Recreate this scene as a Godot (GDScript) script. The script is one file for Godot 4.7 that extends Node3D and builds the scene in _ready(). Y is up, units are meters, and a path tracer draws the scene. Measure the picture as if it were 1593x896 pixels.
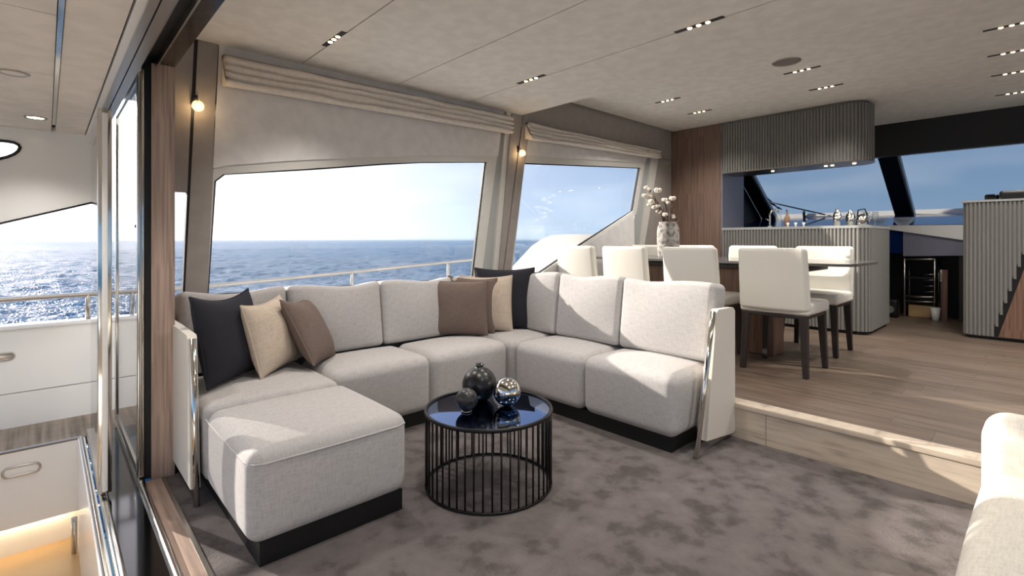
extends Node3D
# Saloon of a motor yacht. X runs towards the bow, -Z towards the port windows, Y up. The carpet lies at Y = 0.

var M := {}
var used := {}
var unit_box: BoxMesh

# ---------------------------------------------------------------- naming helpers
func numbered(called: String) -> String:
	if not used.has(called):
		used[called] = 0
		return called
	used[called] += 1
	return "%s_%03d" % [called, used[called]]

func tag(o: Node3D, label: String, category: String, group := "", kind := "") -> Node3D:
	o.set_meta("label", label)
	o.set_meta("category", category)
	if group != "": o.set_meta("group", group)
	if kind != "": o.set_meta("kind", kind)
	return o

func thing(called: String, label: String, category: String, at := Vector3.ZERO, turn := 0.0, group := "", kind := "") -> Node3D:
	var o := Node3D.new()
	o.name = numbered(called)
	add_child(o)
	o.position = at
	o.rotation.y = turn
	tag(o, label, category, group, kind)
	return o

func part(called: String, mesh: Mesh, mat: Material, parent: Node, at := Vector3.ZERO) -> MeshInstance3D:
	var o := MeshInstance3D.new()
	o.name = called
	o.mesh = mesh
	o.material_override = mat
	parent.add_child(o, true)
	o.position = at
	return o

func single(called: String, mesh: Mesh, mat: Material, label: String, category: String, at := Vector3.ZERO, group := "", kind := "") -> MeshInstance3D:
	var o := MeshInstance3D.new()
	o.name = numbered(called)
	o.mesh = mesh
	o.material_override = mat
	add_child(o)
	o.position = at
	tag(o, label, category, group, kind)
	return o

# a block given by its two corners, sharing one unit cube
func block(called: String, a: Vector3, b: Vector3, mat: Material, parent: Node) -> MeshInstance3D:
	var o := part(called, unit_box, mat, parent, (a + b) * 0.5)
	o.scale = (b - a).abs()
	return o

func label_part(o: Node, label: String) -> Node:
	o.set_meta("label", label)
	return o

# ---------------------------------------------------------------- mesh helpers
func begin(smooth := false) -> SurfaceTool:
	var st := SurfaceTool.new()
	st.begin(Mesh.PRIMITIVE_TRIANGLES)
	st.set_smooth_group(0 if smooth else -1)
	return st

func done(st: SurfaceTool) -> ArrayMesh:
	st.generate_normals()
	return st.commit()

func tri(st: SurfaceTool, a: Vector3, b: Vector3, c: Vector3, n: Vector3) -> void:
	var g := (b - a).cross(c - a)
	st.add_vertex(a)
	if g.dot(n) > 0.0:
		st.add_vertex(c)
		st.add_vertex(b)
	else:
		st.add_vertex(b)
		st.add_vertex(c)

func quad(st: SurfaceTool, a: Vector3, b: Vector3, c: Vector3, d: Vector3, n: Vector3) -> void:
	tri(st, a, b, c, n)
	tri(st, a, c, d, n)

func add_box(st: SurfaceTool, a: Vector3, b: Vector3) -> void:
	var lo := a.min(b)
	var hi := a.max(b)
	for k in 3:
		for s in 2:
			var n := Vector3.ZERO
			n[k] = 1.0 if s == 1 else -1.0
			var p: Array[Vector3] = []
			for uv in [[0, 0], [1, 0], [1, 1], [0, 1]]:
				var v := Vector3.ZERO
				v[k] = hi[k] if s == 1 else lo[k]
				var i := (k + 1) % 3
				var j := (k + 2) % 3
				v[i] = hi[i] if uv[0] == 1 else lo[i]
				v[j] = hi[j] if uv[1] == 1 else lo[j]
				p.append(v)
			quad(st, p[0], p[1], p[2], p[3], n)

func place3(axis: String, p: Vector2, d: float) -> Vector3:
	if axis == "z": return Vector3(p.x, p.y, d)
	if axis == "x": return Vector3(d, p.y, p.x)
	return Vector3(p.x, d, p.y)

# polygon extruded along an axis: z -> points are (x, y); x -> points are (z, y); y -> points are (x, z)
func add_prism(st: SurfaceTool, pts: PackedVector2Array, axis: String, d0: float, d1: float) -> void:
	var tris := Geometry2D.triangulate_polygon(pts)
	var ax := Vector3(0, 0, 1) if axis == "z" else (Vector3(1, 0, 0) if axis == "x" else Vector3(0, 1, 0))
	var lo := minf(d0, d1)
	var hi := maxf(d0, d1)
	for i in range(0, tris.size(), 3):
		for s in 2:
			var d := hi if s == 1 else lo
			tri(st, place3(axis, pts[tris[i]], d), place3(axis, pts[tris[i + 1]], d), place3(axis, pts[tris[i + 2]], d), ax if s == 1 else -ax)
	var area := 0.0
	for i in pts.size():
		area += pts[i].cross(pts[(i + 1) % pts.size()])
	for i in pts.size():
		var a := pts[i]
		var b := pts[(i + 1) % pts.size()]
		var e := b - a
		var n2 := Vector2(e.y, -e.x) * signf(area)
		var n := place3(axis, n2, 0.0)
		quad(st, place3(axis, a, lo), place3(axis, b, lo), place3(axis, b, hi), place3(axis, a, hi), n)

func prism(pts: Array, axis: String, d0: float, d1: float) -> ArrayMesh:
	var st := begin()
	add_prism(st, PackedVector2Array(pts), axis, d0, d1)
	return done(st)

# frame between an inner and an outer outline with as many points
func ring_prism(inner: Array, outer: Array, z0: float, z1: float) -> ArrayMesh:
	var st := begin()
	var c := Vector2.ZERO
	for p in inner: c += p
	c /= inner.size()
	for i in inner.size():
		var j := (i + 1) % inner.size()
		var a: Vector2 = inner[i]
		var b: Vector2 = inner[j]
		var e: Vector2 = outer[i]
		var f: Vector2 = outer[j]
		for z in [z0, z1]:
			var n := Vector3(0, 0, 1 if z == maxf(z0, z1) else -1)
			quad(st, Vector3(a.x, a.y, z), Vector3(b.x, b.y, z), Vector3(f.x, f.y, z), Vector3(e.x, e.y, z), n)
		var m := (a + b) * 0.5 - c
		quad(st, Vector3(a.x, a.y, z0), Vector3(b.x, b.y, z0), Vector3(b.x, b.y, z1), Vector3(a.x, a.y, z1), Vector3(-m.x, -m.y, 0))
		quad(st, Vector3(e.x, e.y, z0), Vector3(f.x, f.y, z0), Vector3(f.x, f.y, z1), Vector3(e.x, e.y, z1), Vector3(m.x, m.y, 0))
	return done(st)

# rounded block; bend moves each point (local coordinates, -1..1 position) for crowns and sags
func rounded(size: Vector3, r: float, seg := 3, flat := 1, bend = null) -> ArrayMesh:
	var st := begin(true)
	var h := size * 0.5
	var inner := h - Vector3(r, r, r)
	var steps := {}
	for k in 3:
		var list := []
		for i in range(seg, 0, -1): list.append(-inner[k] - r * tan(PI * 0.25 * i / seg))
		for i in range(flat + 1): list.append(lerpf(-inner[k], inner[k], float(i) / flat))
		for i in range(1, seg + 1): list.append(inner[k] + r * tan(PI * 0.25 * i / seg))
		steps[k] = list
	for k in 3:
		var i := (k + 1) % 3
		var j := (k + 2) % 3
		for s in [-1.0, 1.0]:
			var grid := []
			for u in steps[i]:
				var row := []
				for v in steps[j]:
					var p := Vector3.ZERO
					p[k] = s * h[k]
					p[i] = u
					p[j] = v
					var q := p.clamp(-inner, inner)
					var n := (p - q).normalized()
					var w := q + n * r
					if bend != null: w = bend.call(w, Vector3(w.x / h.x, w.y / h.y, w.z / h.z))
					row.append(w)
				grid.append(row)
			var nn := Vector3.ZERO
			nn[k] = s
			for a in range(grid.size() - 1):
				for b in range(grid[a].size() - 1):
					quad(st, grid[a][b], grid[a + 1][b], grid[a + 1][b + 1], grid[a][b + 1], nn)
	return done(st)

# tube along a path, optional radius per point
func add_tube(st: SurfaceTool, path: Array, radius, sides := 10, caps := true) -> void:
	var rings := []
	var n := path.size()
	var up := Vector3.UP
	for i in n:
		var t: Vector3 = (path[mini(i + 1, n - 1)] - path[maxi(i - 1, 0)]).normalized()
		if absf(t.dot(up)) > 0.95: up = Vector3.RIGHT if absf(t.x) < 0.9 else Vector3.BACK
		var x := t.cross(up).normalized()
		var y := x.cross(t).normalized()
		up = y
		var r: float = radius[i] if radius is Array else radius
		var ring := []
		for k in sides:
			var an := TAU * k / sides
			ring.append(path[i] + (x * cos(an) + y * sin(an)) * r)
		rings.append(ring)
	for i in range(n - 1):
		for k in sides:
			var l := (k + 1) % sides
			var mid: Vector3 = (path[i] + path[i + 1]) * 0.5
			quad(st, rings[i][k], rings[i + 1][k], rings[i + 1][l], rings[i][l], (rings[i][k] + rings[i + 1][l]) * 0.5 - mid)
	if caps:
		for e in [0, n - 1]:
			var t: Vector3 = path[0] - path[1] if e == 0 else path[n - 1] - path[n - 2]
			for k in range(1, sides - 1):
				tri(st, rings[e][0], rings[e][k], rings[e][k + 1], t)

func tube(path: Array, radius, sides := 10) -> ArrayMesh:
	var st := begin(true)
	add_tube(st, path, radius, sides)
	return done(st)

# lathe: profile of (radius, height)
func add_lathe(st: SurfaceTool, prof: Array, sides := 24, at := Vector3.ZERO) -> void:
	for i in range(prof.size() - 1):
		var a: Vector2 = prof[i]
		var b: Vector2 = prof[i + 1]
		var e := b - a
		for k in sides:
			var t0 := TAU * k / sides
			var t1 := TAU * (k + 1) / sides
			var d0 := Vector3(cos(t0), 0, sin(t0))
			var d1 := Vector3(cos(t1), 0, sin(t1))
			var n := (d0 + d1) * 0.5 * e.y + Vector3(0, -e.x, 0)
			var p0 := at + d0 * a.x + Vector3(0, a.y, 0)
			var p1 := at + d0 * b.x + Vector3(0, b.y, 0)
			var p2 := at + d1 * b.x + Vector3(0, b.y, 0)
			var p3 := at + d1 * a.x + Vector3(0, a.y, 0)
			if b.x > 1e-5: tri(st, p0, p1, p2, n)
			if a.x > 1e-5: tri(st, p0, p2, p3, n)

func lathe(prof: Array, sides := 24, smooth := true) -> ArrayMesh:
	var st := begin(smooth)
	add_lathe(st, prof, sides)
	return done(st)

func ball_profile(r: float, n := 14, from := -1.0, to := 1.0) -> Array:
	var p := []
	for i in range(n + 1):
		var t := lerpf(asin(from), asin(to), float(i) / n)
		p.append(Vector2(maxf(r * cos(t), 0.0), r * sin(t) + r))
	return p

func disc(r: float, h: float, sides := 20) -> ArrayMesh:
	return lathe([Vector2(0, 0), Vector2(r, 0), Vector2(r, h), Vector2(0, h)], sides, false)

# throw pillow in the local XY plane, normal +Z, standing on its lower edge
func pillow(w: float, h: float, t: float, sag := 0.03, rs := 1) -> ArrayMesh:
	var st := begin(true)
	var n := 18
	var rng := RandomNumberGenerator.new()
	rng.seed = rs
	var ph := rng.randf() * 6.0
	for s in [-1.0, 1.0]:
		var g := []
		for i in range(n + 1):
			var row := []
			for j in range(n + 1):
				var u := sin((float(i) / n - 0.5) * PI)
				var v := sin((float(j) / n - 0.5) * PI)
				var full := pow(maxf((1.0 - pow(absf(u), 3.0)) * (1.0 - pow(absf(v), 3.0)), 0.0), 0.55)
				var x := u * w * 0.5 * (1.0 - 0.055 * (1.0 - v * v))
				var y := v * h * 0.5 * (1.0 - 0.055 * (1.0 - u * u))
				if v > 0.0: y -= sag * (1.0 - u * u) * v
				var wrinkle := 1.0 + 0.06 * sin(u * 5.0 + ph) * cos(v * 4.0 + ph * 2.0)
				row.append(Vector3(x, y + h * 0.5, s * (t * 0.5 * full * wrinkle + 0.002)))
			g.append(row)
		for i in n:
			for j in n:
				quad(st, g[i][j], g[i + 1][j], g[i + 1][j + 1], g[i][j + 1], Vector3(0, 0, s))
	return done(st)

func pillow_rim(w: float, h: float, sag: float) -> ArrayMesh:
	var path := []
	var n := 18
	for side in 4:
		for i in n:
			var a := sin((float(i) / n - 0.5) * PI)
			var u := 0.0
			var v := 0.0
			if side == 0: u = a; v = -1.0
			elif side == 1: u = 1.0; v = a
			elif side == 2: u = -a; v = 1.0
			else: u = -1.0; v = -a
			var x := u * w * 0.5 * (1.0 - 0.055 * (1.0 - v * v))
			var y := v * h * 0.5 * (1.0 - 0.055 * (1.0 - u * u))
			if v > 0.0: y -= sag * (1.0 - u * u) * v
			path.append(Vector3(x, y + h * 0.5, 0))
	path.append(path[0])
	return tube(path, 0.005, 6)

# vertical half-round reeds along a plan path; each reed is lifted to its own lower end
func reeds(path: Array, pitch: float, depth: float, y0: float, y1: float, low = null) -> ArrayMesh:
	var st := begin()
	var total := 0.0
	var at := [0.0]
	for i in range(1, path.size()):
		total += path[i].distance_to(path[i - 1])
		at.append(total)
	var count := int(total / pitch)
	var shape := [Vector2(0.06, 0.0), Vector2(0.14, 0.75), Vector2(0.32, 1.0), Vector2(0.62, 1.0), Vector2(0.8, 0.75), Vector2(0.88, 0.0)]
	for k in count:
		var pts := []
		var mid := Vector3.ZERO
		for q in shape:
			var s: float = (k + q.x) * total / count
			var i := 1
			while i < at.size() - 1 and at[i] < s: i += 1
			var f: float = (s - at[i - 1]) / maxf(at[i] - at[i - 1], 1e-6)
			var p: Vector2 = path[i - 1].lerp(path[i], f)
			var d: Vector2 = (path[i] - path[i - 1]).normalized()
			var nrm := Vector2(-d.y, d.x)
			var w: Vector2 = p + nrm * depth * q.y
			pts.append(Vector3(w.x, 0, w.y))
			mid = Vector3(nrm.x, 0, nrm.y)
		var b: float = y0
		if low != null: b = maxf(y0, low.call(pts[2]))
		if b > y1 - 0.02: continue
		for i in range(pts.size() - 1):
			var e: Vector3 = pts[i + 1] - pts[i]
			var n := Vector3(e.z, 0, -e.x)
			if n.dot(mid) < 0.0: n = -n
			quad(st, pts[i] + Vector3(0, b, 0), pts[i + 1] + Vector3(0, b, 0), pts[i + 1] + Vector3(0, y1, 0), pts[i] + Vector3(0, y1, 0), n)
		for i in range(1, pts.size() - 1):
			tri(st, pts[0] + Vector3(0, b, 0), pts[i] + Vector3(0, b, 0), pts[i + 1] + Vector3(0, b, 0), Vector3.DOWN)
			tri(st, pts[0] + Vector3(0, y1, 0), pts[i] + Vector3(0, y1, 0), pts[i + 1] + Vector3(0, y1, 0), Vector3.UP)
	return done(st)

# ---------------------------------------------------------------- textures and materials
func noise_img(w: int, h: int, freq: float, sd: int, oct := 4, kind := FastNoiseLite.TYPE_SIMPLEX_SMOOTH) -> Image:
	var n := FastNoiseLite.new()
	n.seed = sd
	n.frequency = freq
	n.noise_type = kind
	n.fractal_octaves = oct
	return n.get_seamless_image(w, h)

func ramp_tex(layers: Array, size: int, stops: Array) -> ImageTexture:
	# layers: [image, weight]; stops: [at, colour]
	for l in layers: l[0].resize(size, size, Image.INTERPOLATE_CUBIC)
	var g := Gradient.new()
	g.offsets = PackedFloat32Array(stops.map(func(s): return s[0]))
	g.colors = PackedColorArray(stops.map(func(s): return s[1]))
	var im := Image.create(size, size, false, Image.FORMAT_RGB8)
	var data := []
	for l in layers:
		l[0].convert(Image.FORMAT_L8)
		data.append(l[0].get_data())
	var bytes := PackedByteArray()
	bytes.resize(size * size * 3)
	var lut := []
	for i in 256: lut.append(g.sample(i / 255.0))
	for p in size * size:
		var v := 0.0
		for i in layers.size(): v += data[i][p] * float(layers[i][1])
		var c: Color = lut[clampi(int(v), 0, 255)]
		bytes[p * 3] = c.r8
		bytes[p * 3 + 1] = c.g8
		bytes[p * 3 + 2] = c.b8
	im.set_data(size, size, false, Image.FORMAT_RGB8, bytes)
	return ImageTexture.create_from_image(im)

func mat(called: String, c: Color, rough := 0.6, metal := 0.0, tex: Texture2D = null, scale := 1.0, world := true) -> StandardMaterial3D:
	var m := StandardMaterial3D.new()
	m.resource_name = called
	m.albedo_color = c
	m.roughness = rough
	m.metallic = metal
	if tex:
		m.albedo_texture = tex
		m.uv1_triplanar = true
		m.uv1_world_triplanar = world
		m.uv1_triplanar_sharpness = 8.0
		m.uv1_scale = Vector3.ONE * scale
	M[called] = m
	return m

func relief(m: StandardMaterial3D, t: Texture2D, cm: float, scale := 0.0) -> void:
	m.heightmap_enabled = true
	m.heightmap_texture = t
	m.heightmap_scale = cm
	if not m.uv1_triplanar:
		m.uv1_triplanar = true
		m.uv1_world_triplanar = true
		m.uv1_triplanar_sharpness = 8.0
		m.uv1_scale = Vector3.ONE * scale

func glow(called: String, c: Color, energy: float) -> StandardMaterial3D:
	var m := mat(called, Color(0.9, 0.88, 0.82), 0.4)
	m.emission_enabled = true
	m.emission = c
	m.emission_energy_multiplier = energy
	return m

func glass(called: String, c: Color, alpha: float, rough := 0.0) -> StandardMaterial3D:
	var m := mat(called, c, rough)
	m.albedo_color.a = alpha
	m.transparency = BaseMaterial3D.TRANSPARENCY_ALPHA
	m.cull_mode = BaseMaterial3D.CULL_DISABLED
	return m

func make_materials() -> void:
	var g := func(v: float) -> Color: return Color(v, v, v)
	# woven upholstery: slubs along two directions
	var slub_a := noise_img(512, 64, 0.05, 11, 3)
	var slub_b := noise_img(64, 512, 0.05, 12, 3)
	var fine := noise_img(512, 512, 0.25, 13, 2)
	var weave := ramp_tex([[slub_a.duplicate(), 0.3], [slub_b.duplicate(), 0.3], [fine.duplicate(), 0.4]], 512, [[0.25, g.call(0.86)], [0.5, g.call(0.955)], [0.75, g.call(1.0)]])
	var weave_h := ramp_tex([[slub_a.duplicate(), 0.25], [slub_b.duplicate(), 0.25], [fine.duplicate(), 0.5]], 512, [[0.2, g.call(0.0)], [0.8, g.call(1.0)]])
	# carpet: worn velvet with darker clouds
	var cloud := noise_img(512, 512, 0.012, 21, 5)
	var smear := noise_img(512, 512, 0.03, 22, 5)
	var pile := noise_img(512, 512, 0.3, 23, 2)
	var carpet := ramp_tex([[cloud, 0.45], [smear, 0.45], [pile, 0.1]], 1024, [[0.2, Color(0.37, 0.34, 0.325)], [0.36, Color(0.43, 0.40, 0.38)], [0.45, Color(0.50, 0.465, 0.445)], [0.60, Color(0.53, 0.495, 0.475)], [0.8, Color(0.57, 0.535, 0.51)]])
	# timber: grain runs along the second texture axis
	var grain := noise_img(1024, 32, 0.02, 31, 5)
	var streak := noise_img(512, 16, 0.05, 32, 3)
	var knots := noise_img(256, 128, 0.02, 33, 4)
	var oak := ramp_tex([[grain.duplicate(), 0.45], [streak.duplicate(), 0.3], [knots.duplicate(), 0.25]], 1024, [[0.2, g.call(0.66)], [0.45, g.call(0.86)], [0.6, g.call(0.94)], [0.85, g.call(1.0)]])
	var limed := ramp_tex([[noise_img(32, 512, 0.04, 35, 4), 0.5], [noise_img(128, 256, 0.03, 36, 5), 0.5]], 1024, [[0.2, g.call(0.80)], [0.4, g.call(0.93)], [0.6, g.call(0.98)], [0.85, g.call(1.0)]])
	var veneer := ramp_tex([[noise_img(1024, 24, 0.035, 34, 4), 0.55], [streak.duplicate(), 0.45]], 1024, [[0.2, g.call(0.72)], [0.5, g.call(0.88)], [0.85, g.call(1.0)]])
	var leather := ramp_tex([[noise_img(512, 512, 0.09, 41, 4), 1.0]], 512, [[0.2, g.call(0.0)], [0.8, g.call(1.0)]])
	var stone := ramp_tex([[noise_img(512, 512, 0.02, 42, 5), 0.7], [noise_img(512, 512, 0.12, 43, 3), 0.3]], 512, [[0.25, Color(0.42, 0.40, 0.385)], [0.42, Color(0.58, 0.56, 0.535)], [0.55, Color(0.74, 0.72, 0.685)], [0.8, Color(0.82, 0.80, 0.765)]])
	var plaster := ramp_tex([[noise_img(256, 256, 0.03, 44, 4), 1.0]], 256, [[0.2, g.call(0.96)], [0.8, g.call(1.0)]])

	var m := mat("sofa_fabric", Color(0.745, 0.73, 0.72), 0.95, 0.0, weave, 5.0)
	relief(m, weave_h, 0.03)
	m.rim_enabled = true; m.rim = 0.25
	m = mat("lounge_fabric", Color(0.86, 0.84, 0.79), 0.95, 0.0, weave, 5.0)
	relief(m, weave_h, 0.03)
	m = mat("navy_cloth", Color(0.115, 0.115, 0.15), 0.9, 0.0, weave, 3.5, false)
	relief(m, weave_h, 0.02)
	m = mat("cream_cloth", Color(0.80, 0.735, 0.66), 0.92, 0.0, weave, 3.5, false)
	relief(m, weave_h, 0.04)
	m = mat("brown_cloth", Color(0.46, 0.395, 0.36), 0.92, 0.0, weave, 5.0, false)
	relief(m, weave_h, 0.04)
	m = mat("carpet", Color(0.78, 0.78, 0.80), 1.0, 0.0, carpet, 0.55)
	relief(m, ramp_tex([[pile.duplicate(), 1.0]], 512, [[0.2, g.call(0.0)], [0.8, g.call(1.0)]]), 0.1)
	for i in 5:
		m = mat("oak_%d" % i, [Color(0.50, 0.435, 0.375), Color(0.485, 0.42, 0.365), Color(0.51, 0.445, 0.385), Color(0.475, 0.41, 0.35), Color(0.495, 0.425, 0.365)][i], 0.42, 0.0, oak, 1.0)
		m.uv1_scale = Vector3(2.2, 1.0, 0.6)
		m.uv1_offset = Vector3(0.13 * i, 0.0, 0.37 * i)
	m = mat("limed_oak", Color(0.80, 0.74, 0.665), 0.6, 0.0, limed, 1.0)
	m.uv1_scale = Vector3(1.2, 1.6, 0.7)
	m = mat("dark_veneer", Color(0.56, 0.455, 0.395), 0.45, 0.0, veneer, 1.4)
	m = mat("veneer", Color(0.79, 0.685, 0.62), 0.45, 0.0, veneer, 1.4)
	m = mat("red_veneer", Color(0.56, 0.43, 0.35), 0.45, 0.0, veneer, 1.4)
	m = mat("teak", Color(0.66, 0.59, 0.51), 0.6, 0.0, oak, 1.0)
	m = mat("ceiling_cloth", Color(0.94, 0.925, 0.895), 0.85, 0.0, plaster, 1.0)
	m = mat("taupe", Color(0.62, 0.59, 0.565), 0.7, 0.0, plaster, 1.0)
	m = mat("lining", Color(0.875, 0.865, 0.855), 0.75, 0.0, plaster, 1.0)
	mat("frame_grey", Color(0.82, 0.81, 0.78), 0.45)
	mat("channel_grey", Color(0.66, 0.67, 0.66), 0.4)
	m = mat("shade_linen", Color(0.87, 0.835, 0.79), 0.95, 0.0, plaster, 3.0)
	m = mat("gelcoat", Color(0.95, 0.945, 0.925), 0.3)
	m.clearcoat_enabled = true; m.clearcoat = 0.4; m.clearcoat_roughness = 0.1
	mat("black", Color(0.045, 0.043, 0.043), 0.5)
	mat("black_gloss", Color(0.03, 0.03, 0.035), 0.08)
	mat("rubber", Color(0.10, 0.095, 0.09), 0.7)
	mat("chrome", Color(0.84, 0.83, 0.80), 0.1, 1.0)
	mat("satin_steel", Color(0.70, 0.68, 0.65), 0.28, 1.0)
	mat("gunmetal", Color(0.16, 0.155, 0.15), 0.32, 0.8)
	m = mat("arm_leather", Color(0.86, 0.835, 0.79), 0.5)
	relief(m, leather, 0.03, 4.0)
	m = mat("chair_leather", Color(0.90, 0.885, 0.84), 0.5)
	relief(m, leather, 0.03, 4.0)
	mat("dark_timber", Color(0.21, 0.175, 0.165), 0.45, 0.0, veneer, 2.0)
	mat("reed_paint", Color(0.50, 0.495, 0.475), 0.45)
	mat("grey_lacquer", Color(0.52, 0.52, 0.58), 0.35)
	mat("navy_gloss", Color(0.04, 0.14, 0.34), 0.08)
	mat("stone_vase", Color(0.95, 0.95, 0.95), 0.8, 0.0, stone, 1.6, false)
	mat("smoked_top", Color(0.34, 0.335, 0.335), 0.14)
	mat("cotton", Color(0.90, 0.86, 0.81), 1.0)
	mat("twig", Color(0.36, 0.28, 0.22), 0.9)
	mat("matt_black", Color(0.05, 0.05, 0.055), 0.32)
	mat("black_stone", Color(0.26, 0.26, 0.27), 0.35, 0.0, stone, 3.0, false)
	mat("amber", Color(0.74, 0.61, 0.44), 0.4)
	mat("grey_stone", Color(0.45, 0.46, 0.52), 0.6)
	glass("pane", Color(0.9, 0.95, 0.97), 0.05)
	glass("tinted_pane", Color(0.10, 0.16, 0.24), 0.22)
	glass("door_glass", Color(0.10, 0.17, 0.24), 0.30)
	glass("clear_glass", Color(0.85, 0.9, 0.92), 0.22)
	glass("amber_glass", Color(0.8, 0.55, 0.2), 0.5)
	mat("table_glass", Color(0.30, 0.40, 0.56), 0.02, 1.0)
	glow("led", Color(1.0, 0.86, 0.66), 9.0)
	glow("led_strip", Color(1.0, 0.88, 0.68), 2.0)
	m = mat("speckled", Color(0.33, 0.28, 0.26), 0.15, 0.0, stone, 3.0)
	m = mat("sea", Color(0.10, 0.36, 0.50), 0.25)
	m.metallic_specular = 0.2
	var rip := ramp_tex([[noise_img(512, 512, 0.03, 51, 5), 1.0]], 512, [[0.15, g.call(0.0)], [0.85, g.call(1.0)]])
	relief(m, rip, 10.0, 0.25)
	mat("grille", Color(0.50, 0.48, 0.46), 0.6)

# ---------------------------------------------------------------- sky
func make_sky() -> Sky:
	var w := 1024
	var h := 512
	var im := Image.create(w, h, false, Image.FORMAT_RGBF)
	var sun := Vector3(-0.4, 0.32, -1.0).normalized()
	var n := FastNoiseLite.new()
	n.seed = 5
	n.frequency = 1.6
	n.fractal_octaves = 5
	for y in h:
		var el := (0.5 - (y + 0.5) / h) * PI
		var ce := cos(el)
		var se := sin(el)
		for x in w:
			var az := (x + 0.5) / w * TAU
			var d := Vector3(sin(az) * ce, se, -cos(az) * ce)
			var c: Vector3
			if se < -0.01:
				c = Vector3(0.10, 0.19, 0.28)
			else:
				var up := clampf(se, 0.0, 1.0)
				var t := pow(1.0 - up, 5.0)
				c = Vector3(0.13, 0.27, 0.55).lerp(Vector3(0.33, 0.50, 0.70), t)
				var ang := rad_to_deg(acos(clampf(d.dot(sun), -1.0, 1.0)))
				var halo := exp(-pow(ang / 45.0, 2.0))
				c += Vector3(2.3, 2.06, 1.9) * halo
				# thin high cloud, drawn out along the horizon
				var q := Vector3(d.x, d.y * 5.0, d.z) / (0.35 + up)
				var cl := clampf(n.get_noise_3d(q.x, q.y, q.z) * 1.5 + 0.12, 0.0, 1.0) * (0.5 + 0.5 * t)
				c = c.lerp(Vector3(0.66, 0.74, 0.84) + Vector3(1.75, 1.7, 1.65) * halo, cl * 0.4)
			im.set_pixel(x, y, Color(c.x, c.y, c.z))
	var pm := PanoramaSkyMaterial.new()
	pm.panorama = ImageTexture.create_from_image(im)
	var sky := Sky.new()
	sky.sky_material = pm
	return sky

# ---------------------------------------------------------------- scene
func _ready() -> void:
	unit_box = BoxMesh.new()
	unit_box.size = Vector3.ONE
	# camera: a level shift lens
	var cam := Camera3D.new()
	cam.name = "camera"
	add_child(cam)
	cam.position = Vector3(0, 1.15, 0)
	cam.rotation_degrees.y = -42.89
	cam.projection = Camera3D.PROJECTION_FRUSTUM
	cam.near = 0.05
	cam.far = 9000.0
	cam.size = 0.05 * 896.0 / 780.0
	cam.frustum_offset = Vector2(0, -0.05 * 74.0 / 780.0)
	cam.current = true
	# sky, sun, exposure
	var we := WorldEnvironment.new()
	we.name = "world"
	var e := Environment.new()
	e.background_mode = Environment.BG_SKY
	e.sky = make_sky()
	e.tonemap_mode = Environment.TONE_MAPPER_LINEAR
	e.tonemap_exposure = 1.3
	e.sdfgi_enabled = true
	e.ssao_enabled = true
	e.ssil_enabled = true
	we.environment = e
	add_child(we)
	var sun := DirectionalLight3D.new()
	sun.name = "sun"
	add_child(sun)
	sun.look_at_from_position(Vector3.ZERO, Vector3(0.4, -0.32, 1.0))
	sun.light_color = Color(1.0, 0.965, 0.92)
	sun.light_energy = 2.2
	sun.light_angular_distance = 0.6
	sun.shadow_enabled = true

	make_materials()
	build_shell()
	build_port_side()
	build_forward()
	build_aft()
	build_outside()
	build_ceiling_lights()
	build_sofa()
	build_pillows()
	build_coffee_table()
	build_dining()
	build_bar()
	build_lounge()

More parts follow.
